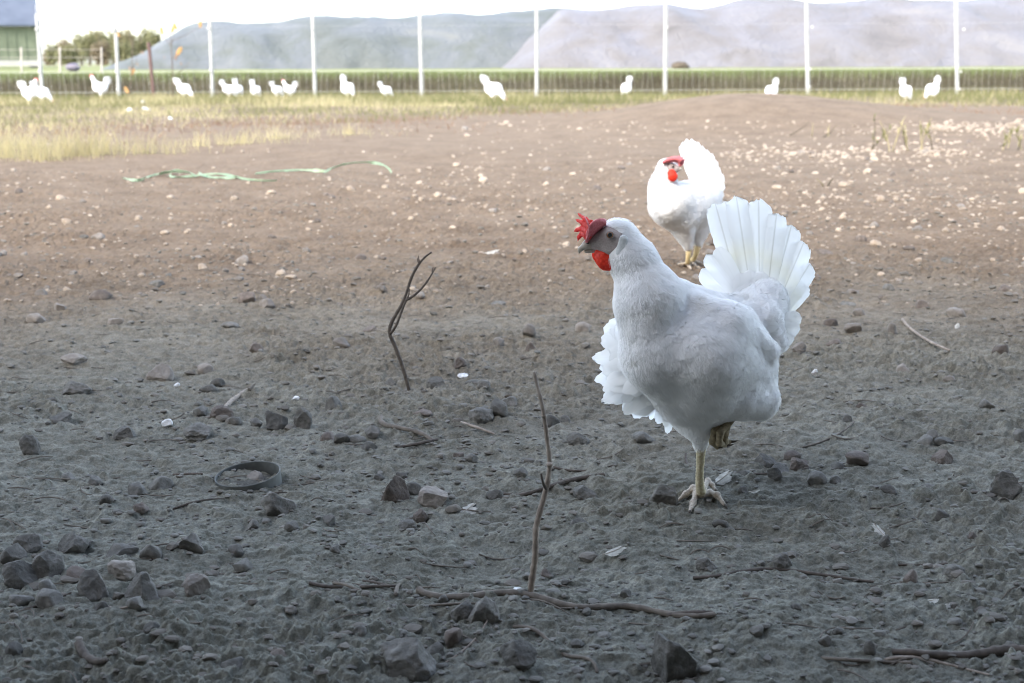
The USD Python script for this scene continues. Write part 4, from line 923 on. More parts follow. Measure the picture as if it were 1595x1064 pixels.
# ------------------------------------------------------------------ far hens: three poses built once, then referenced
def far_body(parts, tail, comb, legs):
    return parts, tail, comb, legs
A3 = lambda *a: np.array(a, float)
POSES = {
 # facing +x, metres; body, tail line, head
 'graze': dict(prims=[(A3(-.05, 0, .19), A3(.06, 0, .18), .075, .078), (A3(.08, 0, .18), A3(.15, 0, .10), .055, .032), (A3(.15, 0, .10), A3(.175, .01, .055), .032, .024), (A3(-.06, 0, .20), A3(-.10, 0, .25), .055, .04), (A3(0, 0, .13), A3(0, 0, .10), .055, .035)],
               tail=(A3(-.08, 0, .23), A3(-.19, 0, .37), 7, .035), comb=(A3(.185, .01, .07), A3(.205, .01, .04), .016), beak=(A3(.185, .01, .045), A3(.20, .015, .02))),
 'stand': dict(prims=[(A3(-.05, 0, .19), A3(.06, 0, .20), .072, .08), (A3(.08, 0, .22), A3(.125, 0, .32), .058, .03), (A3(.125, 0, .32), A3(.14, 0, .345), .028, .025), (A3(-.07, 0, .20), A3(-.11, 0, .25), .055, .04), (A3(0, 0, .13), A3(0, 0, .10), .055, .035)],
               tail=(A3(-.09, 0, .23), A3(-.17, 0, .37), 8, .045), comb=(A3(.13, 0, .37), A3(.165, 0, .375), .018), beak=(A3(.162, 0, .34), A3(.19, 0, .333))),
 'upright': dict(prims=[(A3(-.03, 0, .16), A3(.05, 0, .17), .075, .08), (A3(.06, 0, .18), A3(.10, 0, .10), .05, .03), (A3(.10, 0, .10), A3(.115, .0, .06), .03, .024), (A3(-.04, 0, .20), A3(-.06, 0, .28), .06, .045), (A3(0, 0, .13), A3(0, 0, .10), .055, .035)],
               tail=(A3(-.05, 0, .24), A3(-.085, 0, .40), 6, .036), comb=(A3(.12, 0, .075), A3(.14, 0, .05), .014), beak=(A3(.12, 0, .05), A3(.132, 0, .025)))}
protos = {}
def far_hen(pose, label, px, py, rot, s=1.0):
    rot = rot + np.random.default_rng(int(px)).normal(0, 14); s = s * np.random.default_rng(int(px) + 1).uniform(.92, 1.06)
    q = ground_at(px, py)
    if q[1] < 17: q = at_y(px, py, 20.5); q[2] = gz(q[0], q[1])
    if pose in protos:
        T = thing('hen', label, 'hen', q, rot, None, (s * .9, s * .9, s * 1.08))
        T.GetReferences().AddInternalReference(protos[pose]); T.SetInstanceable(True)
        tag(T, label, 'hen'); return
    d = POSES[pose]
    c = stage.CreateClassPrim('/_' + pose + '_hen'); cp = str(c.GetPath())
    UsdGeom.Xform.Define(stage, cp); stage.GetPrimAtPath(cp).SetSpecifier(Sdf.SpecifierClass)
    obj('body', sdf_mesh(d['prims'], .012, k=.03, wob=.015), MF_BODY, cp, smooth=True)
    a, b, n, w = d['tail']; L = np.linalg.norm(b - a)
    packs = []
    for i in range(n):
        t = (i - (n - 1) / 2) / n
        ax = unit(b - a) + np.array([.75 * t, .35 * ((-1) ** i), 0.0])
        packs.append(feathers(a, ax, [.3, -1, 0], L * (1 - .5 * abs(t)), w, curl=0, camber=.2, nv=8, nu=5, seed=i, tipr=.35))
        obj('tail_feather', (packs[-1][0], packs[-1][1]), MF_TAIL, cp, smooth=True)
    a, b, r = d['comb']
    obj('comb', sdf_mesh([(a, b, r, r * .7), (b, b + (b - a) * .2, r * .6, r * .4)], .006, ky=.5), M_COMB, cp, smooth=True)
    a, b = d['beak']; obj('beak', sdf_mesh([(a, b, .009, .003)], .004), M_BEAK, cp, smooth=True)
    for sgn in (-1, 1):
        obj('leg', tube([[0, .03 * sgn, .11], [.01, .035 * sgn, .05], [0, .035 * sgn, 0]], [.012, .006, .007], 8, 6), M_LEG, cp, smooth=True)
    protos[pose] = cp
    far_hen(pose, label, px, py, rot, s)
FH = [('stand', 'white hen with head up at the far left, red comb by the first post', 47, 165, 8, 1.0),
      ('graze', 'white hen pecking directly right of the first fence post', 66, 162, -10, .95),
      ('stand', 'white hen facing left with raised tail, left of the second fence post', 158, 156, 180, 1.0),
      ('graze', 'white hen pecking to the right between the rusty stake and third post', 287, 156, 10, .92),
      ('graze', 'white hen pecking just right of the third post, the left one of two close together', 357, 155, 30, .85),
      ('upright', 'white hen half hidden behind the pecking hen right of the third post', 371, 154, 25, .82),
      ('upright', 'narrow white hen seen end on, alone between the third and fourth posts', 398, 155, 60, .82),
      ('graze', 'white hen pecking close behind the fan tailed hen left of the fourth post', 432, 155, 40, .82),
      ('stand', 'white hen with high fan tail on its right, just left of the fourth post', 452, 155, 195, .85),
      ('upright', 'upright narrow white hen just right of the fourth post', 541, 155, 30, .98),
      ('graze', 'white hen pecking to the right, left of the fifth post', 601, 155, 18, .82),
      ('graze', 'white hen pecking to the right, left of the sixth post, tail pointing up left', 768, 161, 12, 1.05),
      ('upright', 'white hen with tail up on the right, between the sixth and seventh posts', 976, 152, 160, .92),
      ('upright', 'white hen half sunk behind the sandy mound, left of the eighth post', 1202, 153, 165, .95),
      ('upright', 'upright narrow white hen between the eighth and ninth posts', 1409, 159, 28, .95),
      ('upright', 'white hen with tail up on the right, just left of the ninth post', 1452, 157, 165, .92)]
for a in FH: far_hen(*a)

# ------------------------------------------------------------------ stones
M_STONE = M('dark_stone', [(.25, (.065, .063, .057)), (.5, (.12, .115, .105)), (.75, (.21, .20, .185))], 55, .85, .8, 220, coord='obj', vary=.3, dist=.003)
M_STONEB = M('brown_stone', [(.25, (.075, .062, .054)), (.5, (.125, .105, .092)), (.75, (.19, .165, .145))], 55, .85, .8, 220, coord='obj', vary=.25, dist=.003)
M_STONEL = M('pale_stone', [(.25, (.13, .115, .10)), (.5, (.195, .175, .155)), (.75, (.28, .255, .23))], 50, .85, .7, 200, coord='obj', vary=.25, dist=.003)
M_PEBBLE = M('cream_pebble', [(.25, (.23, .185, .14)), (.5, (.31, .255, .20)), (.75, (.40, .345, .28))], 40, .8, .4, 150, coord='obj', vary=.2, dist=.002)
def stone_mesh(w, d, h, seed, sub=3):
    rng = np.random.default_rng(seed)
    m = trimesh.creation.icosphere(subdivisions=sub); v = m.vertices.copy()
    for _ in range(rng.integers(6, 11)):
        n = unit(rng.normal(0, 1, 3)); c = rng.uniform(.5, .85); e = v @ n - c
        v = v - np.clip(e, 0, None)[:, None] * n * .93
    v *= 1 + .34 * (fbm(v * 1.7 + seed * 3.1, 3, seed % 97) - .5)[:, None] + (.17 * (fbm(v * 5.0 + seed, 3, 7) - .5))[:, None]
    ext = v.max(0) - v.min(0)
    v = v / ext * [w, d, h]; a = rng.uniform(0, 2 * np.pi) if abs(w - d) < .3 * w else 0
    v[:, 2] -= v[:, 2].min() + .36 * h
    return v, m.faces
def place_stone(px, py, w, h, mat, label, group, seed, name='stone', sub=3):
    q = ground_at(px, py - 1); s = np.linalg.norm(q - EYE) / FPX
    v, f = stone_mesh(w * s, w * s * .85, h * s * 1.42, seed, sub)
    q[1] += w * s * .3; q[2] = gz(q[0], q[1])
    p = obj(name, (v, f), mat, smooth=55)
    UsdGeom.Xformable(p).AddTranslateOp().Set(Gf.Vec3d(*map(float, q)))
    return tag(p, label, 'stone', group)
D, Bn, Lt = M_STONE, M_STONEB, M_STONEL
big = [(44, 716, 30, 30, D, 'dark rounded stone near the left edge, level with the ring'), (426, 674, 36, 30, D, 'blocky grey stone in the row above the shallow ring'),
 (468, 672, 30, 34, D, 'upright pointed stone at the right of the row above the ring'), (343, 659, 36, 22, Bn, 'squat brown stone near the middle of the row above the ring'),
 (309, 687, 44, 20, D, 'long low dark stone below the row of stones, left of centre'), (191, 687, 34, 19, D, 'dark flat stone left of the long low stone'),
 (93, 663, 36, 15, D, 'flat dark slab of stone near the left edge'), (245, 594, 44, 28, Lt, 'pale wedge shaped stone left of the forked twig'),
 (111, 573, 38, 15, Lt, 'pale flat stone near the left edge in the middle distance'), (434, 812, 54, 40, D, 'large angular stone in front of the shallow ring'),
 (613, 792, 46, 42, Bn, 'large rough boulder with a pointed top left of the upright stick'), (676, 795, 48, 29, Lt, 'pale smooth stone right of the rough boulder'),
 (635, 826, 30, 14, D, 'low dark stone in front of the rough boulder'), (655, 814, 26, 22, Bn, 'small peaked stone in front of the rough boulder'),
 (753, 982, 48, 42, D, 'angular upright stone below the foot of the upright stick'), (719, 975, 36, 24, D, 'stone leaning on the angular upright stone below the stick'),
 (635, 1058, 90, 56, D, 'biggest rounded stone at the bottom edge left of centre'), (806, 1062, 58, 36, D, 'stone cut by the bottom edge near the centre'),
 (1050, 1064, 72, 72, D, 'tall blocky stone at the bottom edge under the hen'), (143, 940, 48, 42, D, 'angular stone among the lower left cluster, left of its partner'),
 (219, 945, 56, 44, D, 'largest angular stone of the lower left cluster'), (24, 918, 54, 40, D, 'broad dark stone at the left edge of the lower left cluster'),
 (70, 908, 48, 44, D, 'lumpy stone touching the broad stone at the left edge'), (187, 900, 46, 30, Lt, 'pale lumpy stone at the upper right of the lower left cluster'),
 (110, 862, 48, 28, D, 'long lumpy stone at the top of the lower left cluster'), (40, 866, 40, 27, D, 'ridged stone at the top left of the lower left cluster'),
 (183, 876, 50, 23, D, 'long low stone behind the pale lumpy stone'), (293, 868, 40, 29, D, 'angular stone standing alone right of the lower left cluster'),
 (305, 933, 40, 32, Lt, 'pale peaked stone right of the largest cluster stone'), (900, 700, 36, 20, D, 'dark rounded stone between the upright stick and the hen'),
 (912, 780, 38, 18, D, 'flat angular stone lying left of the hen foot'), (1035, 795, 46, 36, D, 'dark stone touching the toes of the front hen'),
 (1469, 724, 34, 22, Bn, 'reddish brown block stone right of the hen'), (1569, 784, 46, 36, D, 'large grey block stone at the right edge'),
 (1220, 893, 30, 21, D, 'pointed stone on the twig below the hen'), (1101, 900, 34, 20, D, 'rounded dark stone below the standing foot'),
 (1489, 907, 34, 22, D, 'half buried stone low on the right side'), (1194, 727, 34, 21, D, 'round stone at the left of the group behind the hen foot'),
 (1246, 733, 30, 23, Bn, 'brown round stone at the right of the group behind the hen foot'), (716, 583, 22, 19, Bn, 'small brown cube like stone right of the forked twig'),
 (678, 614, 30, 19, D, 'dark wedge stone right of the forked twig foot'), (749, 664, 40, 22, D, 'broad stone behind the top of the upright stick, left side'), (112, 617, 44, 18, D, 'dark lumpy stone in the middle distance on the left')]
for k, (px, py, w, h, m, lb) in enumerate(big): place_stone(px, py, w, h, m, lb, None, 1000 + k, sub=4)
mid = [(312, 654, 22, 14), (365, 666, 20, 12), (398, 671, 20, 16), (510, 692, 32, 19), (145, 761, 25, 18), (106, 753, 22, 13), (211, 775, 30, 21), (247, 766, 36, 21), (392, 830, 20, 17), (454, 834, 22, 13), (219, 806, 22, 17), (165, 796, 22, 14), (133, 852, 18, 11), (16, 880, 38, 28), (235, 879, 34, 26), (366, 869, 24, 16), (374, 893, 32, 18), (115, 913, 32, 24), (70, 935, 26, 20), (28, 949, 36, 19), (74, 957, 38, 23), (155, 962, 22, 18), (211, 965, 30, 18), (235, 990, 24, 11), (432, 1040, 28, 16), (18, 1028, 26, 18), (362, 1052, 40, 18), (643, 778, 26, 18), (900, 829, 32, 16), (810, 752, 24, 13), (677, 1026, 32, 22), (707, 1007, 28, 28), (529, 698, 24, 16), (555, 696, 28, 14), (575, 706, 26, 13), (581, 691, 24, 16), (775, 659, 28, 26), (858, 667, 30, 22), (659, 651, 30, 9), (591, 748, 18, 10), (626, 748, 18, 11), (735, 728, 20, 12), (770, 784, 28, 17), (511, 820, 20, 15), (523, 876, 16, 11), (1236, 718, 28, 13), (1214, 742, 34, 16), (1161, 750, 26, 15), (1208, 756, 22, 17), (1274, 759, 30, 18), (1302, 757, 18, 11), (1306, 736, 22, 15), (1336, 734, 36, 17), (1473, 699, 30, 13), (1589, 698, 20, 18), (1469, 820, 22, 19), (1386, 780, 26, 14), (1449, 772, 28, 10), (1123, 826, 26, 14), (1419, 920, 22, 20), (1378, 856, 20, 19), (1286, 1012, 20, 17), (1356, 1024, 18, 20), (1306, 994, 18, 12), (1443, 695, 26, 17), (1453, 689, 18, 16), (1515, 848, 16, 12), (1159, 774, 16, 12), (54, 506, 30, 16), (155, 471, 34, 17), (93, 488, 18, 14), (179, 513, 24, 13), (396, 557, 22, 13), (377, 413, 22, 13), (414, 481, 24, 14), (384, 473, 28, 15), (353, 515, 30, 9), (80, 633, 20, 10), (323, 615, 28, 11), (338, 601, 22, 14), (318, 583, 24, 15), (518, 641, 26, 20), (243, 448, 24, 9), (64, 464, 20, 11), (262, 436, 12, 8), (531, 546, 28, 18), (775, 482, 26, 7), (576, 519, 22, 10), (738, 609, 28, 10), (794, 633, 30, 15), (752, 617, 22, 14), (776, 546, 18, 12), (609, 607, 18, 14), (828, 551, 18, 16), (908, 522, 26, 19), (824, 531, 22, 16), (1288, 400, 26, 10), (1491, 499, 28, 13), (1331, 524, 28, 14), (1295, 511, 22, 12), (1340, 497, 20, 13), (1389, 527, 14, 17), (1566, 458, 22, 11), (1476, 415, 20, 9), (1322, 477, 26, 7), (1436, 481, 20, 12), (150, 377, 20, 10), (130, 374, 14, 7), (715, 722, 18, 10), (1270, 590, 16, 10), (1000, 700, 36, 18), (880, 660, 16, 12), (1245, 560, 24, 18), (1410, 585, 20, 14), (1540, 640, 24, 14), (1345, 640, 20, 12), (1320, 665, 16, 16), (1560, 560, 24, 14), (1480, 600, 18, 10), (1385, 455, 18, 9), (1300, 545, 26, 12), (690, 950, 16, 10), (850, 905, 18, 12), (560, 1000, 22, 14), (900, 1010, 22, 12), (975, 930, 18, 12), (1180, 1000, 22, 16), (1240, 960, 18, 10)]
for k, (px, py, w, h) in enumerate(mid):
    m = D if py > 600 or h < 10 else (Bn, Lt, Lt)[k % 3]
    if k % 7 == 3 and py > 600: m = Bn
    if py > 830 and px < 340: z_ = 'of the lower left stone cluster'
    elif py > 830 and px < 960: z_ = 'near the long bent branch'
    elif py > 800: z_ = 'in front of the standing foot'
    elif py > 640 and px < 300: z_ = 'between the left edge and the plastic ring'
    elif py > 640 and px < 600: z_ = 'of the row behind the plastic ring'
    elif py > 640 and px < 1000: z_ = 'between the upright stick and the rough boulder'
    elif py > 640: z_ = 'scattered right of the hen leg'
    elif px < 480: z_ = 'on the middle ground left of the forked twig'
    elif px < 950: z_ = 'on the middle ground between forked twig and hen'
    else: z_ = 'on the middle ground right of the hen tail'
    gr, lb = 'small loose stones ' + z_, 'small loose stone ' + z_
    place_stone(px, py, w, h, m, lb, gr, 2000 + k, sub=2)
# pale pebbles further back, the largest one by one, the rest as one mass
rng = np.random.default_rng(44)
def peb_density(px, py):
    d = .25 + .5 * np.exp(-((px - 1350) / 240.) ** 2 - ((py - 245) / 12.) ** 2) * 3 + 1.6 * np.exp(-((px - 1480) / 130.) ** 2 - ((py - 200) / 8.) ** 2) + .9 * np.exp(-((px - 1420) / 260.) ** 2 - ((py - 320) / 45.) ** 2) + .6 * np.exp(-((px - 780) / 220.) ** 2 - ((py - 300) / 40.) ** 2)
    return d
pp = []
while len(pp) < 2600:
    px, py = rng.uniform(-30, 1625), 190 + 290 * rng.uniform(0, 1) ** 1.25
    if px < 700 and py < 265 and rng.uniform() < .75: continue
    if rng.uniform() < peb_density(px, py) / 1.6: pp.append((px, py, min(14, 2.2 + 2.4 * rng.exponential()) * (.75 + .6 * (py - 190) / 250)))
for k in range(330):
    if k < 220: px, py = rng.uniform(1120, 1500), rng.normal(238, 9)
    else: px, py = rng.uniform(1440, 1600), rng.normal(200, 5)
    pp.append((px, py, rng.uniform(3, 7.5)))
pp.sort(key=lambda a: -a[2])
for k, (px, py, w) in enumerate(pp[:260]):
    m = (M_PEBBLE, M_PEBBLE, Lt, M_PEBBLE, Bn)[k % 5] if py < 400 else (Lt, M_PEBBLE, Lt, Bn)[k % 4]
    z_ = 'on the stony mound right of the second hen' if px > 1130 and py < 300 else 'on the soil right of both hens' if px > 1130 else 'between green strip and second hen' if px > 620 else 'on the left, around and below the green strip'
    place_stone(px, py, w, w * rng.uniform(.35, .65), m, 'pale pebble, one of the scatter ' + z_, 'pale pebbles ' + z_, 4000 + k, 'pebble', 1)
ms = []; ico = [stone_mesh(1, 1, .65, 5000 + k, 1) for k in range(12)]
for k, (px, py, w) in enumerate(pp[260:]):
    q = ground_at(px, py); s = np.linalg.norm(q - EYE) / FPX * w; a = rng.uniform(0, 6.28)
    Rz = np.array([[math.cos(a), math.sin(a), 0], [-math.sin(a), math.cos(a), 0], [0, 0, 1]])
    ms.append((ico[k % 12][0] @ Rz * s + q, ico[k % 12][1]))
M_PEBS = M('small_pebbles', [(.25, (.20, .16, .12)), (.5, (.29, .24, .19)), (.75, (.39, .34, .28))], 9, .8)
tag(obj('small_pebbles', cat_mesh(ms), M_PEBS), 'small pale pebbles spread over the sandy soil', 'pebbles', kind='stuff')
# crumbs of soil over the near ground
ms = []
ico = [stone_mesh(1, 1, .6, 6000 + k, 1) for k in range(16)]
n = 24000; yy = 1.0 + 6.5 * rng.uniform(0, 1, n) ** 1.8; xx = rng.uniform(-1, 1, n) * (.15 + yy * .47)
keep = fbm(np.stack([xx * 3, yy * 3, 0 * xx], -1), 3, 88) > rng.uniform(.30, .62, n); xx, yy = xx[keep], yy[keep]; zz = gz(xx, yy)
for k in range(len(xx)):
    s = min(.0028 + .0026 * rng.exponential(), .013); a = rng.uniform(0, 6.28)
    Rz = np.array([[math.cos(a), math.sin(a), 0], [-math.sin(a), math.cos(a), 0], [0, 0, 1]])
    ms.append((ico[k % 16][0] @ Rz * [s * rng.uniform(.8, 1.5), s, s] + [xx[k], yy[k], zz[k]], ico[k % 16][1]))
tag(obj('soil_crumbs', cat_mesh(ms), M('crumb_soil', [(.25, (.085, .082, .074)), (.5, (.14, .135, .122)), (.8, (.25, .235, .21))], 12, .9)), 'crumbs of earth and grit over the near soil', 'soil', kind='stuff')

# clods of earth, darker than the soil they lie on
ms = []; n = 5200; yy = 1.15 + 5.0 * rng.uniform(0, 1, n) ** 1.35; xx = rng.uniform(-1, 1, n) * (.15 + yy * .47)
keep = fbm(np.stack([xx * 2.2, yy * 2.2, 0 * xx], -1), 3, 188) > rng.uniform(.36, .64, n); xx, yy = xx[keep], yy[keep]; zz = gz(xx, yy)
for k in range(len(xx)):
    s = min((.0045 + .0035 * rng.exponential()) * (.8 + .12 * yy[k]), .020); a = rng.uniform(0, 6.28)
    Rz = np.array([[math.cos(a), math.sin(a), 0], [-math.sin(a), math.cos(a), 0], [0, 0, 1]])
    ms.append((ico[k % 16][0] @ Rz * [s * rng.uniform(.9, 1.5), s, s * rng.uniform(.8, 1.25)] + [xx[k], yy[k], zz[k]], ico[k % 16][1]))
tag(obj('earth_clods', cat_mesh(ms), M('clod_earth', [(.25, (.085, .075, .064)), (.5, (.13, .118, .102)), (.8, (.22, .20, .175))], 14, .9, .6, 200, dist=.002)), 'dark clods of earth scattered over the trodden soil', 'soil', kind='stuff')

# ------------------------------------------------------------------ sticks
M_BARKD = M('dark_bark', [(.3, (.05, .042, .036)), (.7, (.11, .09, .075))], 90, .8, .5, 300, coord='obj', dist=.001)
M_BARKP = M('pale_bark', [(.3, (.15, .12, .10)), (.5, (.24, .20, .165)), (.7, (.33, .285, .24))], 70, .75, .6, 260, coord='obj', dist=.001)
M_TWIG = M('grey_twig', [(.3, (.085, .072, .06)), (.7, (.17, .145, .12))], 80, .8, .5, 300, coord='obj', dist=.001)
q0 = ground_at(826, 936); R1 = Rig(q0[1])
T = thing('stick', 'tall thin pale stick pushed upright into the soil left of the hen', 'stick', q0)
s1 = lambda n: n * q0[1] * 1.03 / FPX
pts = [q0 - [0, 0, .02]] + [R1.P(*p) for p in ((829, 900, 0), (834, 860, .004), (835, 824, .006), (846, 780, .004), (856, 722, 0), (853, 690, .0), (846, 640, .004), (838, 605, .0), (832, 580, -.004))]
v = tube(pts, [s1(5.6), s1(5.3), s1(5.0), s1(4.5), s1(4.1), s1(3.6), s1(3.0), s1(2.6)], 70, 10, .06, 3)
sh = obj('shaft', shift(v, q0), M_BARKP, T, smooth=True)
for (px, py, r) in ((835, 824, 6.2), (856, 724, 5.5), (847, 648, 4.0)):
    obj('knot', shift((lambda m: (m.vertices, m.faces))(ellipsoid(R1.P(px, py, .004), [s1(r), s1(r), s1(r * .8)], 2)), q0), M_BARKP, sh, smooth=True)
obj('side_twig', shift(tube([R1.P(851, 762, .004), R1.P(846, 752, .01), R1.P(843, 738, .012)], [s1(2.6), s1(2.2), s1(1.6)], 8, 6), q0), M_BARKD, sh, smooth=True)
q0 = ground_at(640, 615); R2 = Rig(q0[1]); s2 = lambda n: n * q0[1] * 1.03 / FPX
T = thing('twig', 'dark forked twig standing in the soil in the middle of the yard', 'twig', q0)
mp = [q0 - [0, 0, .02], R2.P(628, 575), R2.P(612, 532), R2.P(607, 518), R2.P(611, 500), R2.P(628, 470), R2.P(640, 435), R2.P(655, 408), R2.P(672, 393)]
sh = obj('stem', shift(tube(mp, [s2(2.9), s2(3.0), s2(3.2), s2(2.9), s2(2.5), s2(2.2), s2(1.4)], 50, 8, .05, 8), q0), M_BARKD, T, smooth=True)
obj('branch', shift(tube([R2.P(607, 520), R2.P(620, 500, .01), R2.P(630, 474, .01), R2.P(634, 466, .01), R2.P(638, 450, .008)], [s2(2.4), s2(2.2), s2(1.8), s2(1.2)], 24, 6, .05, 9), q0), M_BARKD, sh, smooth=True)
obj('branch', shift(tube([R2.P(632, 468, .01), R2.P(650, 456, .012), R2.P(664, 440, .012), R2.P(678, 418, .01)], [s2(2.2), s2(1.9), s2(1.6), s2(1.0)], 24, 6, .05, 10), q0), M_BARKD, sh, smooth=True)
for a, b in (((655, 410), (652, 398)), ((654, 412), (650, 402)), ((674, 424), (675, 416)), ((676, 420), (680, 416))):
    obj('bud', shift(tube([R2.P(*a), R2.P((a[0] + b[0]) / 2 - 1, (a[1] + b[1]) / 2), R2.P(*b)], [s2(1.4), s2(1.0), s2(.7)], 6, 5), q0), M_BARKD, sh, smooth=True)
def lying(label, pts, r, mat, seed, cat='twig', lift=.35, name='twig', group=None):
    W = [ground_at(px, py) for px, py in pts]
    s = np.linalg.norm(W[0] - EYE) / FPX
    Wl = [w + [0, 0, s * max(r) * lift + .001] for w in W]
    o = Wl[0]
    n = max(16, len(pts) * 8)
    v, f = tube(Wl, [s * x for x in r], n, 7, .07, seed)
    # rest on the soil
    p = obj(name, (v - o, f), mat, smooth=True); UsdGeom.Xformable(p).AddTranslateOp().Set(Gf.Vec3d(*map(float, o)))
    return tag(p, label, cat, group)
LY = [('long bent dark branch lying across the foot of the upright stick', [(652, 935), (720, 942), (800, 938), (850, 945), (905, 956), (970, 950), (1030, 962), (1113, 970)], [6, 6, 5.5, 5, 5, 4], M_TWIG),
 ('straight dark twig left of the long bent branch', [(483, 926), (530, 928), (575, 926), (616, 925)], [3.2, 3, 2.6], M_BARKD),
 ('thin twig angled down from above the straight dark twig', [(566, 908), (590, 914), (620, 922)], [2.8, 2.4, 2], M_BARKD),
 ('short stub of twig beside the straight dark twig', [(617, 938), (619, 925), (622, 918)], [3.4, 3, 2.6], M_TWIG),
 ('long thin twig below the straight dark twig', [(520, 926), (560, 940), (620, 950), (700, 958), (760, 955)], [2.4, 2.4, 2, 1.6], M_TWIG),
 ('dark twig crossing behind the upright stick at mid height', [(778, 774), (815, 776), (850, 772), (880, 762), (941, 754)], [3.4, 3.4, 4.2, 3.6], M_BARKD),
 ('thin dark twig right of the upright stick, left of the hen', [(862, 732), (905, 733), (960, 728)], [2, 2, 1.4], M_BARKD),
 ('pale peeled twig left of the upright stick top', [(718, 662), (732, 668), (770, 679)], [2.2, 2.2, 1.8], M_BARKP),
 ('curved root like twig lying in the middle, right of the ring row', [(594, 664), (605, 676), (640, 684), (675, 694)], [4, 4, 3.6, 3], M_TWIG),
 ('dark twig beside the curved root like twig', [(620, 706), (650, 703), (682, 696)], [2.4, 2.6, 2.4], M_BARKD),
 ('thick dark branch along the bottom right edge', [(1390, 1022), (1440, 1030), (1500, 1030), (1560, 1027), (1600, 1032)], [4, 6, 7, 7.5], M_BARKD),
 ('long thin twig meeting the thick branch at bottom right', [(1280, 1026), (1340, 1036), (1380, 1032), (1420, 1040)], [3, 3, 2.6], M_TWIG),
 ('pale split splinter beside the thick bottom right branch', [(1378, 1030), (1410, 1031), (1450, 1034), (1540, 1060)], [3, 3, 2.4, 1.6], M_BARKP),
 ('dark twig at the bottom right of centre below the hen', [(1040, 966), (1063, 968), (1110, 968)], [4, 4.6, 4.4], M_BARKD),
 ('curving twig with small fork in the bottom centre', [(800, 985), (850, 1000), (880, 1020), (910, 1032), (930, 1050)], [3, 3, 3, 2.4], M_TWIG),
 ('thin arching twig over the stones below the upright stick', [(690, 1032), (730, 1010), (752, 990), (768, 956)], [1.6, 1.8, 1.6, 1.2], M_BARKP),
 ('short dark stick at the lower left corner', [(124, 1016), (140, 1034), (168, 1050)], [7, 6, 4], M_BARKD),
 ('long faint twig on the right below the hen', [(1080, 908), (1140, 902), (1195, 892), (1290, 902), (1360, 912)], [3, 3.4, 3, 2], M_BARKD),
 ('faint straight twig low on the right side', [(1400, 878), (1480, 874), (1590, 870)], [2, 2, 1.6], M_BARKD),
 ('thin straw lying in the middle distance on the right', [(1405, 505), (1440, 535), (1478, 556)], [2.2, 2, 1.6], M_BARKP),
 ('pale splinter lying left of the forked twig', [(350, 642), (362, 628), (385, 606)], [3, 4, 2.6], M_BARKP),
 ('thin dark twig among the lower left cluster', [(18, 966), (60, 952), (112, 938)], [2, 2.2, 1.6], M_BARKD),
 ('thin pale straw between two cluster stones at lower left', [(160, 946), (175, 956), (200, 962)], [1.8, 1.8, 1.4], M_BARKP),
 ('thin dark twig beside the large angular stone below the ring', [(270, 802), (310, 795), (350, 783)], [1.6, 1.8, 1.2], M_BARKD),
 ('dark twig behind the rim of the shallow ring', [(270, 745), (292, 748), (316, 750)], [1.6, 2, 1.8], M_BARKD),
 ('dark curved sprig beside the standing leg', [(1068, 718), (1070, 728), (1080, 736), (1092, 738)], [1.6, 2, 2, 1.6], M_BARKD),
 ('twig lying under the hen behind the foot', [(1096, 735), (1140, 737), (1200, 742)], [1.6, 2, 1.6], M_BARKD),
 ('thin grey twig low at the left of the bottom edge', [(278, 992), (310, 975), (345, 966)], [1.6, 2, 1.8], M_TWIG),
 ('thin twig right of the foot towards the stones', [(1250, 700), (1290, 690), (1330, 668)], [1.4, 1.6, 1.2], M_TWIG)]
for k, (lb, pts, r, m) in enumerate(LY): lying(lb, pts, r, m, 50 + k)
# strands of straw and root fibre
rr = np.random.default_rng(91); parts = []
for k in range(420):
    y = 1.05 + 3.2 * rr.uniform() ** 1.6; x = rr.uniform(-1, 1) * (.12 + .45 * y); L = rr.uniform(.012, .05) * (.7 + .3 * y); a = rr.normal(0, .5)
    p = np.array([[x, y], [x + L * .5 * math.cos(a), y + L * .5 * math.sin(a) + rr.normal(0, .006)], [x + L * math.cos(a), y + L * math.sin(a)]])
    z = gz(p[:, 0], p[:, 1]) + .002
    parts.append(tube(np.c_[p, z], [.0009, .0011, .0006], 6, 4))
tag(obj('root_fibres', cat_mesh(parts), M_TWIG), 'thin root fibres and straws strewn over the near soil', 'straw', kind='stuff')

# ------------------------------------------------------------------ shallow ring with a stone in it
M_PLAST = M('grey_plastic', [(.3, (.06, .064, .06)), (.7, (.115, .12, .115))], 40, .6, .3, 150, coord='obj', dist=.001)
q = ground_at(387, 752); s = np.linalg.norm(q - EYE) / FPX
T = thing('plastic_ring', 'shallow grey plastic ring half sunk in the soil at left', 'ring', q)
th = np.linspace(0, 2 * np.pi, 72, endpoint=False); r = 49 * s
prof = [(r - .0014, -.020), (r, -.020), (r + .0005, .005), (r + .0006, .0066), (r - .0003, .0071), (r - .0012, .0066), (r - .0015, .004)]
V = np.array([[a * math.cos(t), a * math.sin(t) * .98, z] for t in th for a, z in prof]); K = len(prof)
F = []
for i in range(72):
    for j in range(K):
        a, b = i * K + j, i * K + (j + 1) % K; c, d = ((i + 1) % 72) * K + j, ((i + 1) % 72) * K + (j + 1) % K
        F += [[a, c, d], [a, d, b]]
tx, ty = math.radians(5), math.radians(-5)
Rm = np.array([[1, 0, 0], [0, math.cos(tx), -math.sin(tx)], [0, math.sin(tx), math.cos(tx)]]) @ np.array([[math.cos(ty), 0, math.sin(ty)], [0, 1, 0], [-math.sin(ty), 0, math.cos(ty)]])
obj('rim', (V @ Rm.T + [0, 0, .005], np.array(F)), M_PLAST, T, smooth=50)
M_FILL = M('dark_fill', [(.3, (.05, .048, .042)), (.7, (.12, .115, .10))], 90, .9, .8, 300, coord='obj')
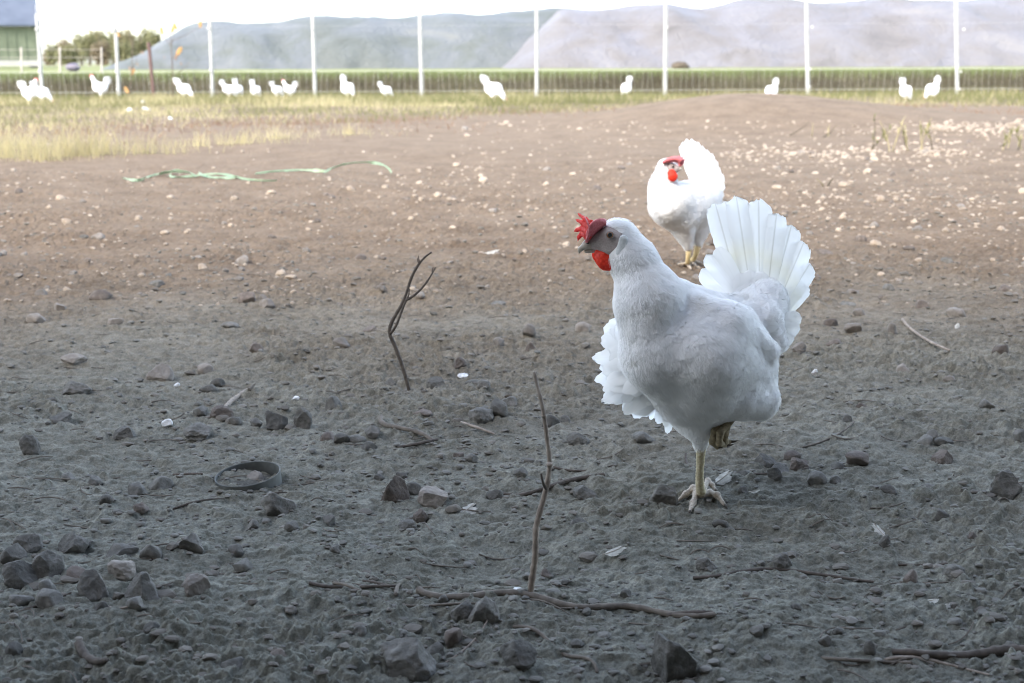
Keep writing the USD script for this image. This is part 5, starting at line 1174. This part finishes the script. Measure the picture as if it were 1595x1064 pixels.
sd = trimesh.creation.icosphere(subdivisions=3); v = sd.vertices * [r * .95, r * .93, .004]
v[:, 2] += .006 * (fbm(v * [60, 60, 0] + 3, 3, 3) - .5) - .004
obj('soil_fill', (v, sd.faces), M_FILL, T, smooth=True)
place_stone(396, 751, 26, 17, Lt, 'pale wedge stone lying inside the plastic ring', None, 3900)

# ------------------------------------------------------------------ green strip of plastic film
M_STRIP = leafy('green_film', [(.3, (.19, .31, .20)), (.55, (.30, .41, .29)), (.8, (.42, .48, .33))], 5, .4, .45, spec=.5)
def ribbon(pts, lifts, w, seed):
    W = np.array([ground_at(px, py) + [0, 0, l] for (px, py), l in zip(pts, lifts)]); C = spline(W, 70); rr = np.random.default_rng(seed)
    Tn = unit(np.gradient(C, axis=0)); tw = np.cumsum(rr.normal(0, .16, 70)); sd = unit(np.cross(Tn, [0, 0, 1.0]))
    up = np.cross(sd, Tn); a = np.cos(tw)[:, None] * sd * .9 + np.sin(tw)[:, None] * up
    wv = w * (1 + .3 * np.sin(np.linspace(0, 19, 70) + seed))[:, None]
    V = np.stack([C - a * wv, C - a * wv * .3 + up * .004, C + a * wv * .4 - up * .003, C + a * wv], 1)
    V[..., 2] = np.maximum(V[..., 2], gz(V[..., 0], V[..., 1]) + .004)
    return sheet(V, .0008)
o = ground_at(400, 270)
T = thing('plastic_strip', 'long pale green plastic strip lying twisted across the yard', 'plastic strip', o)
for k, (pts, lf, w) in enumerate([([(193, 281), (215, 284), (225, 281)], [.01] * 3, .012), ([(228, 280), (262, 275), (285, 276), (305, 278)], [.01, .02, .03, .01], .014), ([(272, 272), (290, 278), (330, 277), (380, 283), (432, 285)], [.02, .01, .02, .01, .0], .011), ([(310, 276), (345, 282), (372, 281)], [.02, .01, .015], .012), ([(398, 275), (430, 273), (470, 271), (510, 273)], [.015, .02, .02, .02], .011), ([(505, 274), (530, 271), (560, 272), (590, 272), (610, 274)], [.015, .04, .065, .06, .015], .009)]):
    m = ribbon(pts, lf, w * .7, 20 + k); obj('strip', shift((m.vertices, m.faces), o), M_STRIP, T, smooth=True)

# ------------------------------------------------------------------ loose feathers, droppings, scraps
MF_LOST = leafy('shed_feather', [(0.3, (.38, .37, .34)), (0.7, (.62, .61, .58))], 120, trans=0.35, rough=0.8, uvbarb=120.0)
def lost_feather(label, px, py, L, ang, W=.35, lift=.25, seed=0, mat=None):
    q = ground_at(px, py); s = np.linalg.norm(q - EYE) / FPX; Lm = .8 * L * s; a = math.radians(ang)
    ax = np.array([math.cos(a), math.sin(a), lift]); 
    pk = feathers(-ax * Lm * .4 + [0, 0, .004], ax, [0, -.5, 1], Lm, Lm * W * .5, curl=.12, camber=.35, nv=16, nu=9, seed=seed, rag=.16, tipr=.5, bn=.4)
    T = thing('feather', label, 'feather', q)
    blade_obj('vane', T, mat or MF_LOST, [pk])
    obj('quill', tube([-ax * Lm * .55 + [0, 0, .004], [0, 0, .005], ax * Lm * .45 + [0, 0, .006 + .05 * Lm]], [s * .9, s * .7, s * .3], 10, 5), M_BEAK, T, smooth=True)
lost_feather('small white feather on the soil right of the upright stick foot', 955, 876, 40, 10, .45, .2, 1)
lost_feather('white feather scrap low at the right side', 1446, 948, 30, -20, .4, .15, 2)
lost_feather('second white feather scrap low at the right side, pointing right', 1470, 952, 24, 5, .4, .1, 3)
lost_feather('pale downy feather between the rough boulder and upright stick', 728, 802, 38, 40, .7, .25, 4)
lost_feather('white feather lying flat in the middle distance left of the hen head', 762, 397, 34, 5, .4, .12, 5)
lost_feather('dirty pale feather right of the standing foot', 1125, 758, 44, 30, .5, .35, 6)
lost_feather('small pale feather low on the right under the stones', 1370, 834, 34, 120, .5, .4, 7)
lost_feather('tiny grey feather tip right of the standing foot', 1175, 778, 22, -35, .3, .3, 8)
lost_feather('white feather scrap on the far right soil', 1490, 515, 18, 60, .4, .3, 9)
M_DROP = M('white_dropping', [(.3, (.40, .40, .40)), (.55, (.66, .67, .68)), (.7, (.74, .75, .76))], 120, .7, coord='obj')
for px, py, w, h, lb in [(263, 669, 18, 10, 'white dropping above the long low dark stone'), (461, 628, 14, 7, 'white dropping in the middle distance left of the forked twig'), (808, 934, 22, 9, 'white dropping at the foot of the upright stick'), (1269, 586, 10, 9, 'white dropping right of the front hen'), (725, 587, 26, 6, 'white smear beside the brown cube like stone'), (276, 607, 9, 6, 'small white dropping beside the pale wedge stone'), (222, 161, 8, 5, 'white scrap in the grass below the rusty stake'), (202, 174, 13, 6, 'white scrap in the grass, left one below the rusty stake'), (227, 172, 12, 6, 'white scrap in the grass, right one below the rusty stake'), (265, 186, 7, 5, 'white scrap at the edge of the far grass'), (938, 146, 12, 10, 'white scrap in the grass left of the tail up hen')]:
    q = ground_at(px, py); s = np.linalg.norm(q - EYE) / FPX; v, f = stone_mesh(w * s, w * s * .8, h * s * 1.42, int(px), 2)
    p = obj('dropping' if 'dropping' in lb or 'smear' in lb else 'scrap', (v, f), M_DROP, smooth=True)
    UsdGeom.Xformable(p).AddTranslateOp().Set(Gf.Vec3d(*map(float, q))); tag(p, lb, 'dropping' if 'scrap' not in lb else 'scrap')
